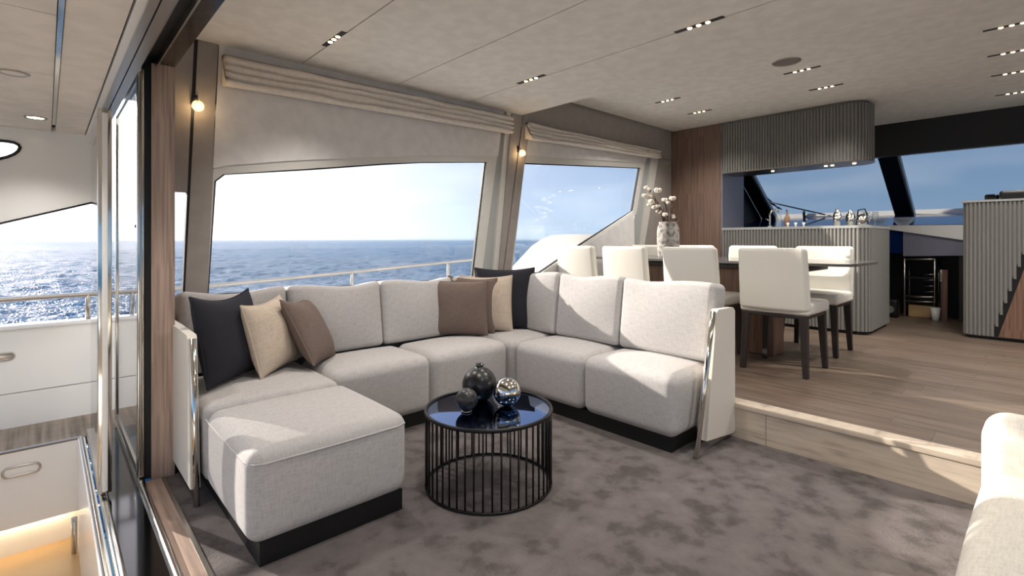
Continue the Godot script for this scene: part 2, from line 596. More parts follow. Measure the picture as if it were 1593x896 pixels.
# ---------------------------------------------------------------- room shell
func build_shell() -> void:
	var st := begin()
	add_box(st, Vector3(0.42, -0.12, -3.46), Vector3(2.965, 0.0, 1.76))
	single("floor", done(st), M.carpet, "grey brown mottled velvet carpet of the lower lounge area", "carpet", Vector3.ZERO, "", "structure")
	# raised timber floor of separate boards
	var fl := thing("floor", "raised floor of brown oak boards under the dining table", "floor", Vector3.ZERO, 0.0, "", "structure")
	block("subfloor", Vector3(2.97, -0.1, -3.46), Vector3(9.3, 0.19, 1.76), M.rubber, fl)
	var rng := RandomNumberGenerator.new()
	rng.seed = 77
	var x := 3.052
	var row := 0
	while x < 8.3:
		var w := 0.165
		var z := -3.46 - rng.randf() * 1.0
		while z < 1.76:
			var l := rng.randf_range(1.3, 2.1)
			var a := maxf(z, -3.46)
			var b := minf(z + l, 1.76)
			if b - a > 0.08:
				block("plank", Vector3(x + 0.0004, 0.19, a + 0.0004), Vector3(x + w - 0.0004, 0.2, b - 0.0004), M["oak_%d" % rng.randi_range(0, 4)], fl)
			z += l
		x += w
		row += 1
	# step: nosing and riser boards
	var step := thing("trim_1", "pale limed oak step between carpet and dining floor", "step", Vector3.ZERO, 0.0, "", "structure")
	var cuts := [-3.46, -2.05, -1.09, 0.35, 1.76]
	for i in 4:
		block("riser_board", Vector3(2.955, 0.0, cuts[i] + 0.0012), Vector3(2.975, 0.172, cuts[i + 1] - 0.0012), M.limed_oak, step)
	cuts = [-3.46, -1.7, 0.1, 1.76]
	for i in 3:
		var nm := rounded(Vector3(0.105, 0.032, cuts[i + 1] - cuts[i] - 0.002), 0.006, 2)
		part("nosing_board", nm, M.limed_oak, step, Vector3(2.9985, 0.187, (cuts[i] + cuts[i + 1]) * 0.5))
	# ceilings of separate panels
	var ce := thing("ceiling", "cream panelled ceiling above the sofa area", "ceiling", Vector3.ZERO, 0.0, "", "structure")
	var xs := [0.40, 1.245, 1.938, 2.616, 3.27]
	for i in 4:
		block("ceiling_panel", Vector3(xs[i] + 0.004, 2.325, -3.40), Vector3(xs[i + 1] - (0.004 if i < 3 else 0.0), 2.35, 1.7), M.ceiling_cloth, ce)
	block("backing", Vector3(0.40, 2.345, -3.50), Vector3(3.265, 2.70, 1.80), M.taupe, ce)
	block("fascia", Vector3(3.25, 2.33, -3.40), Vector3(3.272, 2.62, 1.7), M.ceiling_cloth, ce)
	var cr := thing("ceiling", "raised cream ceiling over dining table and bar", "ceiling", Vector3.ZERO, 0.0, "", "structure")
	xs = [3.28, 4.63, 5.31, 6.015, 6.85, 7.55]
	for i in 5:
		block("ceiling_panel", Vector3(xs[i] + 0.0025, 2.575, -3.375), Vector3(xs[i + 1] - 0.0025, 2.6, 1.68), M.ceiling_cloth, cr)
	block("backing", Vector3(3.27, 2.597, -3.50), Vector3(8.2, 2.7, 1.80), M.taupe, cr)
	block("edge_recess", Vector3(3.27, 2.54, -3.50), Vector3(6.6, 2.598, -3.402), M.taupe, cr)
	# starboard side: the same kind of glazed wall, behind the camera's right hand
	var sb := thing("wall_starboard", "starboard wall with long windows", "wall", Vector3.ZERO, 0.0, "", "structure")
	block("lower_wall", Vector3(0.40, 0, 1.7), Vector3(7.6, 0.85, 1.78), M.lining, sb)
	block("upper_wall", Vector3(0.40, 1.9, 1.7), Vector3(7.6, 2.6, 1.78), M.lining, sb)
	for px in [0.40, 3.0, 5.5, 7.4]:
		block("pillar", Vector3(px, 0.85, 1.7), Vector3(px + 0.25, 1.9, 1.78), M.taupe, sb)
	for px in [[0.65, 3.0], [3.25, 5.5], [5.75, 7.4]]:
		block("window_pane", Vector3(px[0], 0.85, 1.735), Vector3(px[1], 1.9, 1.743), M.pane, sb)

func slant(x0: float, k0: float, x1: float, k1: float, y0: float, y1: float) -> Array:
	return [Vector2(x0 + k0 * y0, y0), Vector2(x1 + k1 * y0, y0), Vector2(x1 + k1 * y1, y1), Vector2(x0 + k0 * y1, y1)]

func build_port_side() -> void:
	var wl := thing("wall_port", "taupe window wall behind the sofa and dining chairs", "wall", Vector3.ZERO, 0.0, "", "structure")
	var V := func(x: float, y: float) -> Vector2: return Vector2(x, y)
	# aft pillar either side of its black strip
	part("pillar", prism([Vector2(0.463, 1.43), Vector2(0.597, 1.43), Vector2(0.632, 2.34), Vector2(0.463, 2.34)], "z", -3.46, -3.40), M.taupe, wl)
	part("pillar", prism([Vector2(0.56, 0.0), Vector2(0.69, 0.0), Vector2(0.70, 0.86), Vector2(0.757, 2.245), Vector2(0.76, 2.34), Vector2(0.652, 2.34), Vector2(0.612, 1.43), Vector2(0.588, 0.9)], "z", -3.46, -3.40), M.taupe, wl)
	label_part(part("strip", prism([Vector2(0.575, 0.8), Vector2(0.590, 0.8), Vector2(0.656, 2.335), Vector2(0.630, 2.335)], "z", -3.45, -3.405), M.black, wl), "black strip the reading lamp is fixed to")
	part("lower_wall", prism([Vector2(0.463, 0.0), Vector2(6.0, 0.0), Vector2(6.0, 0.80), Vector2(0.463, 0.80)], "z", -3.46, -3.401), M.lining, wl)
	# lining above the big window
	part("upper_lining", prism([V.call(0.757, 2.34), V.call(0.72, 1.578), V.call(0.809, 1.606), V.call(1.166, 1.672), V.call(1.66, 1.749), V.call(2.205, 1.825), V.call(2.986, 1.91), V.call(3.06, 2.34)], "z", -3.46, -3.40), M.lining, wl)
	# pillar between the windows, piece by piece
	label_part(part("blind_channel", prism(slant(2.642, 0.1802, 2.830, 0.1138, 0.8, 2.34), "z", -3.46, -3.425), M.channel_grey, wl), "grey blind channel")
	part("edge_strip", prism(slant(2.830, 0.1138, 2.883, 0.1149, 0.8, 2.34), "z", -3.46, -3.40), M.frame_grey, wl)
	part("pillar", prism(slant(2.884, 0.1149, 2.883, 0.1699, 0.8, 2.34), "z", -3.46, -3.385), M.taupe, wl)
	part("seam", prism(slant(2.883, 0.1699, 2.897, 0.1699, 0.8, 2.34), "z", -3.46, -3.40), M.black, wl)
	part("pillar", prism(slant(2.897, 0.1699, 2.978, 0.1766, 0.8, 2.34), "z", -3.46, -3.385), M.taupe, wl)
	# above and below the dining window
	part("upper_lining", prism([V.call(3.327, 1.956), V.call(5.382, 2.097), V.call(5.46, 2.2), V.call(3.37, 2.2)], "z", -3.46, -3.40), M.lining, wl)
	part("upper_wall", prism([V.call(3.27, 2.19), V.call(6.0, 2.19), V.call(6.0, 2.555), V.call(3.27, 2.555)], "z", -3.46, -3.395), M.taupe, wl)
	part("sloping_lining", prism([V.call(3.45, 0.80), V.call(5.17, 0.80), V.call(5.15, 1.48), V.call(4.194, 1.082), V.call(3.53, 0.80)], "z", -3.46, -3.40), M.lining, wl)
	part("blind_channel", prism(slant(4.741, 0.3206, 5.071, 0.2127, 0.8, 2.2), "z", -3.46, -3.425), M.channel_grey, wl)
	part("edge_strip", prism(slant(5.071, 0.2127, 5.051, 0.2963, 0.8, 2.2), "z", -3.46, -3.40), M.frame_grey, wl)
	part("pillar", prism([V.call(5.288, 0.8), V.call(6.0, 0.8), V.call(6.0, 2.2), V.call(5.703, 2.2)], "z", -3.46, -3.395), M.taupe, wl)
	# windows: frame, black gasket and pane
	var w1i := [Vector2(0.70, 0.82), Vector2(0.737, 1.505), Vector2(0.786, 1.552), Vector2(1.325, 1.639), Vector2(1.876, 1.732), Vector2(2.218, 1.778), Vector2(2.869, 1.847), Vector2(2.72, 0.82)]
	var w1o := [Vector2(0.65, 0.79), Vector2(0.68, 1.53), Vector2(0.77, 1.612), Vector2(1.31, 1.71), Vector2(1.86, 1.79), Vector2(2.21, 1.84), Vector2(2.985, 1.925), Vector2(2.795, 0.79)]
	var w1 := thing("window_1", "large sofa window with pale frame looking onto the sea", "window", Vector3.ZERO, 0.0, "", "structure")
	part("window_frame", ring_prism(w1i, w1o, -3.455, -3.408), M.frame_grey, w1)
	window_glass(w1, w1i)
	var w2i := [Vector2(3.18, 0.93), Vector2(3.331, 1.89), Vector2(5.314, 2.037), Vector2(5.162, 1.505), Vector2(4.194, 1.102), Vector2(3.551, 0.828), Vector2(3.16, 0.82)]
	var w2o := [Vector2(3.12, 0.93), Vector2(3.305, 1.965), Vector2(5.40, 2.11), Vector2(5.215, 1.47), Vector2(4.215, 1.055), Vector2(3.56, 0.79), Vector2(3.10, 0.79)]
	var w2 := thing("window_2", "slanted dining window with a diagonal lower edge", "window", Vector3.ZERO, 0.0, "", "structure")
	part("window_frame", ring_prism(w2i, w2o, -3.455, -3.408), M.frame_grey, w2)
	window_glass(w2, w2i)
	var w3 := thing("window_3", "narrow slit of glass beside the wooden door post", "window", Vector3.ZERO, 0.0, "", "structure")
	part("window_pane", prism([Vector2(0.463, 0.8), Vector2(0.575, 0.8), Vector2(0.60, 1.43), Vector2(0.463, 1.43)], "z", -3.436, -3.430), M.pane, w3)
	# roman shades drawn up under the ceiling
	shade("linen roman shade gathered above the large sofa window", 0.772, 3.085, 2.245, 2.268, 2.065, 2.112, 3)
	shade("linen roman shade gathered above the slanted dining window", 3.315, 5.59, 2.252, 2.262, 2.095, 2.165, 9)
	reading_lamp(Vector3(0.632, 1.93, -3.385), "small glass reading lamp on the black strip near the door post")
	reading_lamp(Vector3(3.222, 1.965, -3.385), "small glass reading lamp on the pillar between the two windows")

func window_glass(w: Node3D, poly: Array) -> void:
	var c := Vector2.ZERO
	for p in poly: c += p
	c /= poly.size()
	var inner := []
	for p in poly: inner.append(p + (c - p).normalized() * 0.014)
	label_part(part("gasket", ring_prism(inner, poly, -3.452, -3.432), M.black, w), "thin black gasket")
	var st := begin()
	add_prism(st, PackedVector2Array(poly), "z", -3.447, -3.441)
	part("window_pane", done(st), M.pane, w)

func shade(label: String, x0: float, x1: float, t0: float, t1: float, b0: float, b1: float, sd: int) -> void:
	var n := FastNoiseLite.new()
	n.seed = sd
	n.frequency = 1.3
	var st := begin(true)
	var cols := 70
	var per := 6
	var folds := 4
	var rows := []
	for i in range(cols + 1):
		var f := float(i) / cols
		var x := lerpf(x0, x1, f)
		var top := lerpf(t0, t1, f)
		var bot := lerpf(b0, b1, f)
		var col := [Vector3(x, top, -3.385)]
		for k in range(folds * per + 1):
			var s := float(k) / per
			var fr := fposmod(s, 1.0)
			var y := lerpf(top, bot, s / folds)
			var bulge := 0.018 + 0.012 * (s / folds) + 0.026 * pow(maxf(sin(fr * PI), 0.0), 0.6)
			bulge += 0.016 * n.get_noise_2d(x * 2.4, floor(s) * 7.0) * sin(fr * PI) + 0.005 * n.get_noise_2d(x * 9.0, s * 6.0)
			y += 0.016 * n.get_noise_2d(x * 1.1, floor(s + 0.5) * 5.0 + 30.0) * (0.0 if k == 0 else 1.0)
			col.append(Vector3(x, y, -3.345 + bulge))
		col.append(Vector3(x, bot + 0.012, -3.385))
		rows.append(col)
	for i in cols:
		for k in range(rows[0].size() - 1):
			quad(st, rows[i][k], rows[i + 1][k], rows[i + 1][k + 1], rows[i][k + 1], Vector3(0, 0.2, 1) if k < rows[0].size() - 2 else Vector3.DOWN)
	for e in [0, cols]:
		var c: Array = rows[e]
		for k in range(1, c.size() - 1):
			tri(st, c[0], c[k], c[k + 1], Vector3(-1 if e == 0 else 1, 0, 0))
	var o := thing("roman_shade", label, "window shade", Vector3.ZERO, 0.0, "roman shades over the port windows")
	part("folded_fabric", done(st), M.shade_linen, o)
	part("headrail", prism([Vector2(x0, t0 - 0.01), Vector2(x1, t1 - 0.01), Vector2(x1, t1 + 0.012), Vector2(x0, t0 + 0.012)], "z", -3.395, -3.345), M.taupe, o)

func reading_lamp(at: Vector3, label: String) -> void:
	var o := thing("reading_lamp", label, "lamp", at, 0.0, "reading lamps on the window pillars")
	part("bracket", rounded(Vector3(0.03, 0.06, 0.014), 0.004, 2), M.black, o, Vector3(0, 0.035, 0.0))
	part("arm", tube([Vector3(0, 0.04, 0.0), Vector3(0.0, 0.035, 0.03), Vector3(0.005, 0.02, 0.045)], 0.006, 8), M.satin_steel, o)
	var gl := part("globe", lathe(ball_profile(0.032, 12), 20), M.clear_glass, o, Vector3(0.006, -0.04, 0.05))
	part("bulb", lathe(ball_profile(0.014, 8), 12), M.led, gl, Vector3(0, 0.016, 0))
	var l := OmniLight3D.new()
	l.name = "lamp_light"
	o.add_child(l)
	l.position = Vector3(0.006, -0.01, 0.05)
	l.light_color = Color(1.0, 0.82, 0.58)
	l.light_energy = 0.009
	l.light_size = 0.012
	l.omni_range = 14.0
	l.omni_attenuation = 2.0
	l.shadow_enabled = true

# ---------------------------------------------------------------- forward end
func arc(c: Vector2, r: float, a0: float, a1: float, n: int) -> Array:
	var p := []
	for i in range(n + 1):
		var t := deg_to_rad(lerpf(a0, a1, float(i) / n))
		p.append(c + Vector2(cos(t), sin(t)) * r)
	return p

func build_forward() -> void:
	var bk := thing("wall_forward", "brown timber veneered bulkhead beyond the dining table", "wall", Vector3.ZERO, 0.0, "", "structure")
	block("veneer_panel", Vector3(6.0, 0.2, -3.46), Vector3(6.6, 2.57, -2.726), M.dark_veneer, bk)
	label_part(block("side_panel", Vector3(6.002, 0.2, -2.726), Vector3(6.62, 2.57, -2.715), M.grey_lacquer, bk), "grey lacquered side panel")
	# windscreen
	var ws := thing("window_4", "raked windscreen with black frame above the bar", "window", Vector3.ZERO, 0.0, "", "structure")
	var plane := func(z: float, y: float) -> Vector3: return Vector3(9.2 - (y - 1.52) * 1.476, y, z)
	var bar := func(za: float, zb: float, y0: float, y1: float, deep: float) -> ArrayMesh:
		var st := begin()
		var a: Vector3 = plane.call(za, y0)
		var b: Vector3 = plane.call(zb, y0)
		var c: Vector3 = plane.call(zb, y1)
		var d: Vector3 = plane.call(za, y1)
		var off := Vector3(deep, deep * 0.35, 0)
		quad(st, a, b, c, d, Vector3(-1, -1, 0))
		quad(st, a + off, b + off, c + off, d + off, Vector3(1, 1, 0))
		quad(st, a, a + off, d + off, d, Vector3(0, 0, -1))
		quad(st, b, b + off, c + off, c, Vector3(0, 0, 1))
		return done(st)
	part("mullion", bar.call(-1.58, -1.375, 1.4, 2.4, 0.12), M.black, ws)
	label_part(part("mullion_edge", bar.call(-1.374, -1.352, 1.4, 2.4, 0.10), M.channel_grey, ws), "grey edge trim")
	part("side_frame", bar.call(-3.46, -3.26, 1.3, 2.5, 0.10), M.black, ws)
	label_part(part("side_frame_edge", bar.call(-3.259, -3.225, 1.4, 2.4, 0.08), M.channel_grey, ws), "grey edge trim")
	part("side_frame", bar.call(1.3, 1.7, 1.3, 2.5, 0.10), M.black, ws)
	part("window_pane", bar.call(-3.23, -1.58, 1.4, 2.4, 0.008), M.tinted_pane, ws)
	part("window_pane", bar.call(-1.36, 1.35, 1.4, 2.4, 0.008), M.tinted_pane, ws)
	part("header", prism([Vector2(7.55, 2.70), Vector2(7.55, 2.57), Vector2(7.62, 2.19), Vector2(8.12, 2.245), Vector2(8.4, 2.3), Vector2(8.2, 2.7)], "z", -3.46, 1.76), M.black, ws)
	part("side_wall", prism([Vector2(6.5, 0.2), Vector2(9.2, 0.2), Vector2(9.3, 1.45), Vector2(7.6, 2.6), Vector2(6.5, 2.6)], "z", -3.52, -3.46), M.black, ws)
	part("side_wall", prism([Vector2(7.5, 0.2), Vector2(9.2, 0.2), Vector2(9.3, 1.45), Vector2(7.6, 2.6), Vector2(7.5, 2.6)], "z", 1.76, 1.82), M.black, ws)
	# dashboard
	var db := thing("dashboard", "glossy dark blue dashboard shelf under the windscreen", "dashboard")
	part("top_shelf", prism([Vector2(8.0, 1.30), Vector2(8.0, 1.345), Vector2(9.17, 1.52), Vector2(9.3, 1.52), Vector2(9.3, 1.30)], "z", -3.45, 1.75), M.navy_gloss, db)
	part("front_panel", prism([Vector2(8.3, 0.2), Vector2(9.3, 0.2), Vector2(9.3, 1.30), Vector2(8.3, 1.30)], "z", -3.45, 1.75), M.black, db)
	# side console between the bar and the helm cabinet
	var co := thing("console", "grey console with pale wedge top between bar and reeded cabinet", "console")
	part("pale_top", prism([Vector2(-1.9, 1.345), Vector2(-0.2, 1.325), Vector2(-0.2, 1.05), Vector2(-0.708, 1.155), Vector2(-1.386, 1.285), Vector2(-1.9, 1.30)], "x", 7.8, 7.98), M.gelcoat, co)
	part("fascia", prism([Vector2(-1.26, 1.262), Vector2(-0.708, 1.153), Vector2(-0.2, 1.048), Vector2(-0.2, 0.99), Vector2(-1.26, 0.955)], "x", 7.82, 7.98), M.grey_lacquer, co)
	label_part(part("blue_panel", prism([Vector2(-1.9, 1.298), Vector2(-1.386, 1.283), Vector2(-1.262, 1.26), Vector2(-1.262, 0.99), Vector2(-1.9, 0.97)], "x", 7.83, 7.98), M.navy_gloss, co), "blue glossy panel")
	block("cupboard", Vector3(7.84, 0.2, -0.74), Vector3(7.98, 0.985, 0.6), M.dark_timber, co)
	label_part(block("post", Vector3(7.80, 0.2, -0.90), Vector3(7.86, 0.80, -0.84), M.red_veneer, co), "narrow brown timber post")
	block("post_cap", Vector3(7.795, 0.66, -0.905), Vector3(7.80, 0.80, -0.885), M.chrome, co)
	# trolley under the console
	var tr := thing("galley_trolley", "chrome framed trolley in the dark recess under the console", "trolley")
	for z in [-1.25, -0.96]:
		for xx in [7.84, 8.16]:
			part("leg", tube([Vector3(xx, 0.205, z), Vector3(xx, 0.93, z)], 0.012, 8), M.satin_steel, tr)
	for y in [0.92, 0.46, 0.40]:
		part("rail", tube([Vector3(7.84, y, -1.25), Vector3(7.84, y, -0.96)], 0.012, 8), M.satin_steel, tr)
	for y in [0.43, 0.68]:
		block("shelf", Vector3(7.86, y, -1.24), Vector3(8.14, y + 0.02, -0.97), M.black, tr)
	for k in 4:
		part("hook_bar", tube([Vector3(7.85, 0.52 + 0.07 * k, -1.06), Vector3(7.85, 0.53 + 0.07 * k, -0.97)], 0.006, 6), M.satin_steel, tr)
	single("drawer_box", rounded(Vector3(0.28, 0.15, 0.22), 0.01, 2), M.amber, "amber wooden box on the floor under the chrome trolley", "box", Vector3(8.02, 0.276, -1.11))
	single("waste_bin", lathe([Vector2(0, 0), Vector2(0.035, 0), Vector2(0.048, 0.15), Vector2(0.044, 0.15), Vector2(0.032, 0.01), Vector2(0, 0.01)], 18), M.gelcoat, "small white bin beside the amber box under the console", "bin", Vector3(7.74, 0.201, -0.94))
	var sp := thing("floor_speaker", "round black drum with grey centre on the floor behind bar", "speaker", Vector3(7.7, 0.201, -1.36))
	part("body", rounded(Vector3(0.16, 0.22, 0.16), 0.03, 2), M.black, sp, Vector3(0, 0.11, 0))
	var cone := part("cone", disc(0.045, 0.012, 18), M.grille, sp, Vector3(-0.079, 0.1, 0))
	cone.rotation.z = PI / 2
	# wipers and bow rail outside the windscreen
	var wp := thing("windscreen_wiper", "black wiper arm lying across the left windscreen pane", "wiper")
	part("arm", tube([Vector3(8.99, 1.80, -3.26), Vector3(9.33, 1.57, -2.52)], 0.012, 6), M.black, wp)
	part("blade", tube([Vector3(8.80, 1.96, -3.32), Vector3(9.15, 1.70, -3.18)], 0.010, 6), M.black, wp)
	part("link", tube([Vector3(8.97, 1.80, -3.27), Vector3(9.2, 1.68, -3.14)], 0.010, 6), M.black, wp)
	part("pivot", tube([Vector3(9.34, 1.5, -2.83), Vector3(9.30, 1.64, -2.83)], 0.022, 8), M.black, wp)
	var fd := begin()
	add_prism(fd, PackedVector2Array([Vector2(9.35, -3.6), Vector2(13.5, -2.6), Vector2(16.5, -0.9), Vector2(13.5, 0.9), Vector2(9.35, 1.9)]), "y", 1.2, 1.60)
	single("foredeck", done(fd), M.gelcoat, "pale grey foredeck beyond the windscreen", "deck", Vector3.ZERO, "", "structure")

# ---------------------------------------------------------------- aft end: door head, post, sliding leaves, cockpit
func build_aft() -> void:
	var post := thing("trim_2", "brown timber door post beside the sofa", "door post", Vector3.ZERO, 0.0, "", "structure")
	block("post_body", Vector3(0.369, 0.0, -3.50), Vector3(0.463, 2.0, -2.932), M.veneer, post)
	label_part(block("black_seal", Vector3(0.343, 0.01, -3.0), Vector3(0.369, 2.0, -2.945), M.black, post), "black rubber seal")
	var head := thing("trim_3", "sliding door head with chrome and black tracks", "door head", Vector3.ZERO, 0.0, "", "structure")
	var z0 := -3.69
	var z1 := 1.6
	for s in [[0.161, 0.180, 1.733, "gelcoat"], [0.180, 0.200, 1.725, "satin_steel"], [0.200, 0.209, 1.75, "black"], [0.209, 0.236, 1.74, "satin_steel"], [0.236, 0.300, 1.975, "channel_grey"], [0.300, 0.309, 2.01, "black"], [0.309, 0.322, 1.965, "chrome"], [0.322, 0.336, 1.98, "satin_steel"], [0.336, 0.387, 2.02, "black"], [0.387, 0.394, 1.985, "satin_steel"], [0.394, 0.463, 2.0, "speckled"]]:
		block("track", Vector3(s[0], s[2], z0 if s[0] < 0.39 else -3.5), Vector3(s[1], 2.4, z1), M[s[3]], head)
	leaf("door_1", 0.190, -2.875, "outer sliding glass door leaf with chrome stile", 0.025, 1.735)
	leaf("door_2", 0.327, -2.95, "inner sliding glass door leaf with slim chrome stile", 0.013, 1.965)
	# threshold
	var th := thing("trim_4", "polished door threshold with chrome running rails", "threshold", Vector3.ZERO, 0.0, "", "structure")
	block("plate", Vector3(0.20, -0.05, -3.9), Vector3(0.345, 0.004, 1.6), M.black_gloss, th)
	part("rail", rounded(Vector3(0.024, 0.03, 5.5), 0.008, 2), M.chrome, th, Vector3(0.327, 0.012, -1.15))
	part("rail", rounded(Vector3(0.03, 0.03, 5.5), 0.008, 2), M.chrome, th, Vector3(0.186, 0.004, -1.15))
	label_part(block("timber_edge", Vector3(0.345, -0.05, -2.93), Vector3(0.405, 0.004, 1.6), M.veneer, th), "narrow timber edging")
	block("metal_edge", Vector3(0.405, -0.05, -2.93), Vector3(0.42, 0.006, 1.6), M.satin_steel, th)
	# closing walls either side of the opening
	var wa := thing("wall_aft", "white end pillar of the door wall by the bulwark", "wall", Vector3.ZERO, 0.0, "", "structure")
	block("end_pillar", Vector3(0.197, 0.0, -3.83), Vector3(0.226, 1.99, -3.755), M.gelcoat, wa)
	block("end_wall", Vector3(0.20, 0.0, 1.6), Vector3(0.46, 2.4, 1.78), M.gelcoat, wa)
	block("upper_closure", Vector3(0.22, 2.36, -4.1), Vector3(0.46, 2.7, 1.78), M.gelcoat, wa)
	# cockpit roof
	var cr := thing("ceiling", "cream panelled cockpit roof outside the glass doors", "ceiling", Vector3.ZERO, 0.0, "", "structure")
	for xr in [[-2.4, -1.304], [-1.296, 0.020], [0.036, 0.157]]:
		var cuts := [1.8, -1.774, -1.780, -2.438, -2.444, -3.69]
		if xr[0] > 0.0: cuts = [1.8, -3.69]
		for i in range(0, cuts.size(), 2):
			block("ceiling_panel", Vector3(xr[0], 1.74, cuts[i]), Vector3(xr[1], 1.77, cuts[i + 1]), M.ceiling_cloth, cr)
	block("backing", Vector3(-2.4, 1.765, -3.74), Vector3(0.161, 2.4, 1.8), M.rubber, cr)
	label_part(block("chrome_strip", Vector3(0.022, 1.736, -3.45), Vector3(0.034, 1.766, 1.8), M.chrome, cr), "polished chrome strip")
	for p in [[Vector3(-0.086, 1.74, -2.485), "round recessed downlight in cockpit roof, nearer the camera"], [Vector3(-0.038, 1.74, -3.32), "round recessed downlight in cockpit roof, close to the side wing"]]:
		var d := thing("cockpit_downlight", p[1], "downlight", p[0], 0.0, "round downlights in the cockpit roof")
		part("bezel", lathe([Vector2(0.031, 0), Vector2(0.040, -0.005), Vector2(0.046, 0.0), Vector2(0.046, 0.004), Vector2(0.031, 0.004)], 24), M.satin_steel, d)
		part("lens", disc(0.031, 0.003, 20), M.led if p[0].z < -3.0 else M.ceiling_cloth, d, Vector3(0, -0.002, 0))
		spot(d, Vector3(0, -0.02, 0), 0.35, 60.0, 0.04)
	# side wing with a slot opening
	var wing := begin()
	add_prism(wing, PackedVector2Array([Vector2(-0.148, 1.246), Vector2(0.196, 1.3655), Vector2(0.196, 1.782), Vector2(-0.148, 1.782), Vector2(-0.148, 1.663), Vector2(-0.123, 1.660), Vector2(-0.107, 1.651), Vector2(-0.101, 1.638), Vector2(-0.108, 1.618), Vector2(-0.123, 1.600), Vector2(-0.148, 1.583)]), "z", -3.74, -3.69)
	add_prism(wing, PackedVector2Array([Vector2(-2.213, 1.681), Vector2(-0.148, 1.663), Vector2(-0.148, 1.782), Vector2(-2.213, 1.782)]), "z", -3.74, -3.69)
	add_prism(wing, PackedVector2Array([Vector2(-0.664, 1.061), Vector2(-0.148, 1.246), Vector2(-0.148, 1.583), Vector2(-0.664, 1.349)]), "z", -3.74, -3.69)
	var wg := thing("side_wing", "cream curved side wing hanging above the bulwark with slot opening", "panel")
	part("panel", done(wing), M.gelcoat, wg)
	label_part(part("slot_rim", tube([Vector3(-0.664, 1.668, -3.685), Vector3(-0.148, 1.663, -3.685), Vector3(-0.123, 1.660, -3.685), Vector3(-0.107, 1.651, -3.685), Vector3(-0.101, 1.638, -3.685), Vector3(-0.108, 1.618, -3.685), Vector3(-0.123, 1.600, -3.685), Vector3(-0.148, 1.583, -3.685), Vector3(-0.664, 1.349, -3.685)], 0.008, 6), M.rubber, wg), "dark rubber rim")
	part("lower_edge", tube([Vector3(-0.664, 1.061, -3.688), Vector3(-0.148, 1.246, -3.688), Vector3(0.196, 1.3655, -3.688)], 0.006, 6), M.rubber, wg)
	# stair well down from the cockpit
	var sw := thing("stair_well", "cream walled stair well with warm lit lower deck", "stairwell", Vector3.ZERO, 0.0, "", "structure")
	block("port_wall", Vector3(-1.4, -0.425, -3.95), Vector3(0.166, -0.006, -3.87), M.gelcoat, sw)
	block("lower_wall", Vector3(-1.4, -0.75, -4.02), Vector3(0.166, -0.425, -3.96), M.gelcoat, sw)
	block("inner_wall", Vector3(0.135, -0.75, -3.96), Vector3(0.166, -0.004, -0.9), M.gelcoat, sw)
	block("aft_wall", Vector3(-1.5, -0.75, -3.96), Vector3(-1.4, 0.0, -0.9), M.gelcoat, sw)
	block("near_wall", Vector3(-1.5, -0.75, -0.95), Vector3(0.166, 0.0, -0.9), M.gelcoat, sw)
	label_part(block("teak_floor", Vector3(-1.5, -0.80, -4.02), Vector3(0.166, -0.61, -0.9), M.amber, sw), "warm teak floor")
	part("edge_trim", tube([Vector3(-1.4, -0.004, -3.872), Vector3(0.15, -0.004, -3.872), Vector3(0.15, -0.004, -0.95)], 0.01, 8), M.satin_steel, sw)
	label_part(block("light_strip", Vector3(-1.3, -0.424, -3.945), Vector3(0.12, -0.43, -3.925), M.led_strip, sw), "warm light strip")
	part("grab_rail", tube([Vector3(0.115, -0.40, -3.72), Vector3(0.115, -0.60, -3.72)], 0.014, 8), M.chrome, sw)
	var al := AreaLight3D.new()
	al.name = "strip_light"
	sw.add_child(al)
	al.position = Vector3(-0.6, -0.437, -3.935)
	al.rotation_degrees.x = -90
	al.area_size = Vector2(1.4, 0.02)
	al.light_color = Color(1.0, 0.90, 0.74)
	al.light_energy = 0.12
	al.area_range = 10.0
	al.shadow_enabled = true
	oval_fitting(Vector3(-0.10, -0.118, -3.868), 0.075, 0.026, "oval flush courtesy light on the stair well wall", "light fitting")
	oval_fitting(Vector3(-0.20, 0.44, -4.348), 0.055, 0.02, "oval chrome fairlead plate on the bulwark", "fairlead")

func oval_fitting(at: Vector3, hw: float, hh: float, label: String, cat: String) -> void:
	var o := thing("oval_plate", label, cat, at)
	var path := []
	for i in range(33):
		var t := TAU * i / 32.0
		var c := cos(t)
		var s := sin(t)
		path.append(Vector3((hw - hh) * signf(c) * minf(1.0, absf(c) * 3.0) + hh * c, hh * s, 0.002))
	part("rim", tube(path, 0.006, 8), M.satin_steel, o)
	part("plate", rounded(Vector3(hw * 1.9, hh * 1.9, 0.006), 0.0029, 1), M.gelcoat if cat != "fairlead" else M.satin_steel, o)

